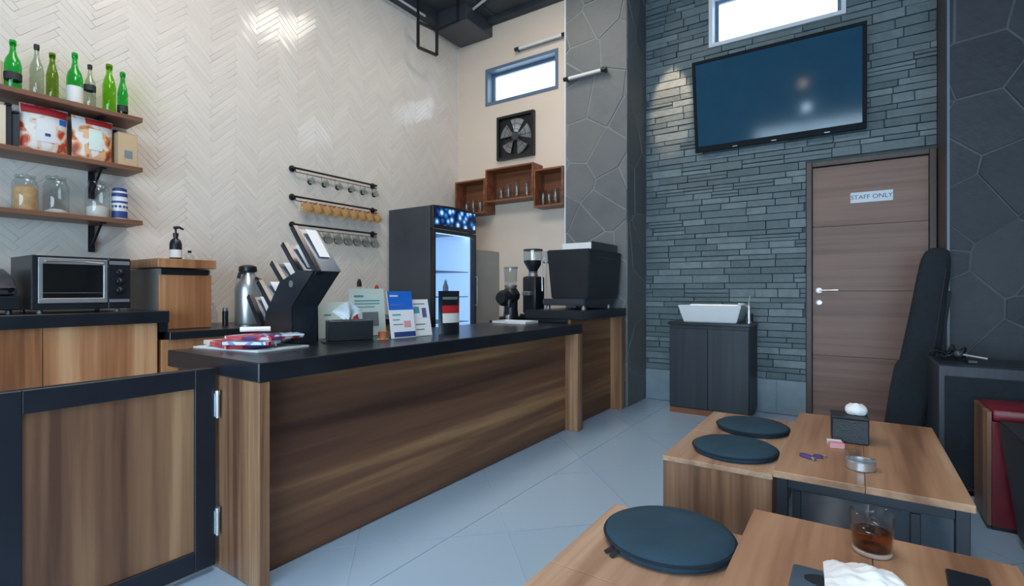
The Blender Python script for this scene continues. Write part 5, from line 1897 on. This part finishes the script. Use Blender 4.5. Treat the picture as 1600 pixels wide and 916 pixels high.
rd = thing('red_box_seat', (0.73, 3.32, 0), 'red fronted box seat with oak side panel near the right edge', 'seat')
sx0, sx1, sy0, sy1, sz = 0.505, 0.98, 3.17, 3.47, 0.545
part('side_board', B().box(sx0, sx0 + .018, sy0, sy1, 0.02, sz, 0.002), 'bench_oak_side', rd)
part('side_board', B().box(sx1 - .018, sx1, sy0, sy1, 0.02, sz, 0.002), 'bench_oak_side', rd)
part('front_panel', B().box(sx0 + .0185, sx1 - .0185, sy0 + .002, sy0 + .018, 0.02, sz - .045), 'red_vinyl', rd)
part('core', B().box(sx0 + .0185, sx1 - .0185, sy0 + .0185, sy1 - .002, 0.02, sz - .045), 'red_vinyl', rd)
part('cushion', B().box(sx0 + .019, sx1 - .019, sy0 - .004, sy1 - .002, sz - .044, sz + .012, 0.012, 2), 'red_vinyl', rd)
part('kick', B().box(sx0 + .02, sx1 - .02, sy0 + .01, sy1 - .02, 0.0, 0.0195), 'black_plastic', rd)

bl = thing('black_armchair', (0.95, 2.6, 0), 'dark leather armchair cut off by the right picture edge', 'armchair')
b = B()
hexa(b, (0.585, 0.70, 2.15, 3.05), (0.53, 0.68, 2.10, 3.10), 0.035, 0.52)
part('armrest', b, 'black_leather', bl)
b = B()
hexa(b, (1.20, 1.32, 2.15, 3.05), (1.22, 1.37, 2.10, 3.10), 0.035, 0.52)
part('armrest', b, 'black_leather', bl)
b = B()
hexa(b, (0.705, 1.195, 2.2, 3.0), (0.705, 1.195, 2.15, 3.04), 0.06, 0.38)
part('seat', b, 'black_leather', bl)
b = B()
hexa(b, (0.705, 1.195, 2.02, 2.14), (0.705, 1.195, 1.96, 2.14), 0.06, 0.72)
part('backrest', b, 'black_leather', bl)
for xx in (0.66, 1.25):
    for yy in (2.25, 2.95):
        part('leg', B().lathe((xx, yy, 0), [(0.02, 0), (0.025, .034)], 10), 'black_plastic', bl)

# pendant lamps over the seats behind the camera (they show in the television)
for (lx, ly, lz, m, lb) in ((-0.735, -1.0, 2.60, 'cool_bulb', 'cool white pendant bulb hanging behind the camera'), (-0.775, -1.08, 3.03, 'tan_bulb', 'warm pendant bulb hanging behind the camera')):
    t = thing('pendant_lamp', (lx, ly, lz), lb, 'lamp')
    part('bulb', B().ball((lx, ly, lz), .05, .05, .06, 14), m, t)
    part('socket', B().lathe((lx, ly, lz + .055), [(0.024, 0), (0.024, .05), (0.008, .06)], 12), 'black_metal', t)
    part('cord', B().tube([(lx, ly, lz + .11), (lx, ly, ZC)], 0.004, 6), 'black_metal', t)

sl = thing('added_spot_lamp', (-1.45, 4.42, ZC), 'small black ceiling spot lamp added to warm the stone wall', 'lamp')  # housing for the added spot, out of view
b = B()
q = Vector((-0.06, 0.68, -1.26)).normalized().to_track_quat('-Z', 'Y').to_matrix().to_4x4()
b.lathe((-1.45, 4.42, 4.16), [(0.030, 0.012), (0.034, 0.0), (0.036, 0.02), (0.036, 0.09), (0.02, 0.10)], 16, cap=False, M=q)
part('head', b, 'black_metal', sl)
part('stem', B().tube([(-1.45, 4.40, 4.23), (-1.45, 4.40, ZC)], 0.008, 8), 'black_metal', sl)
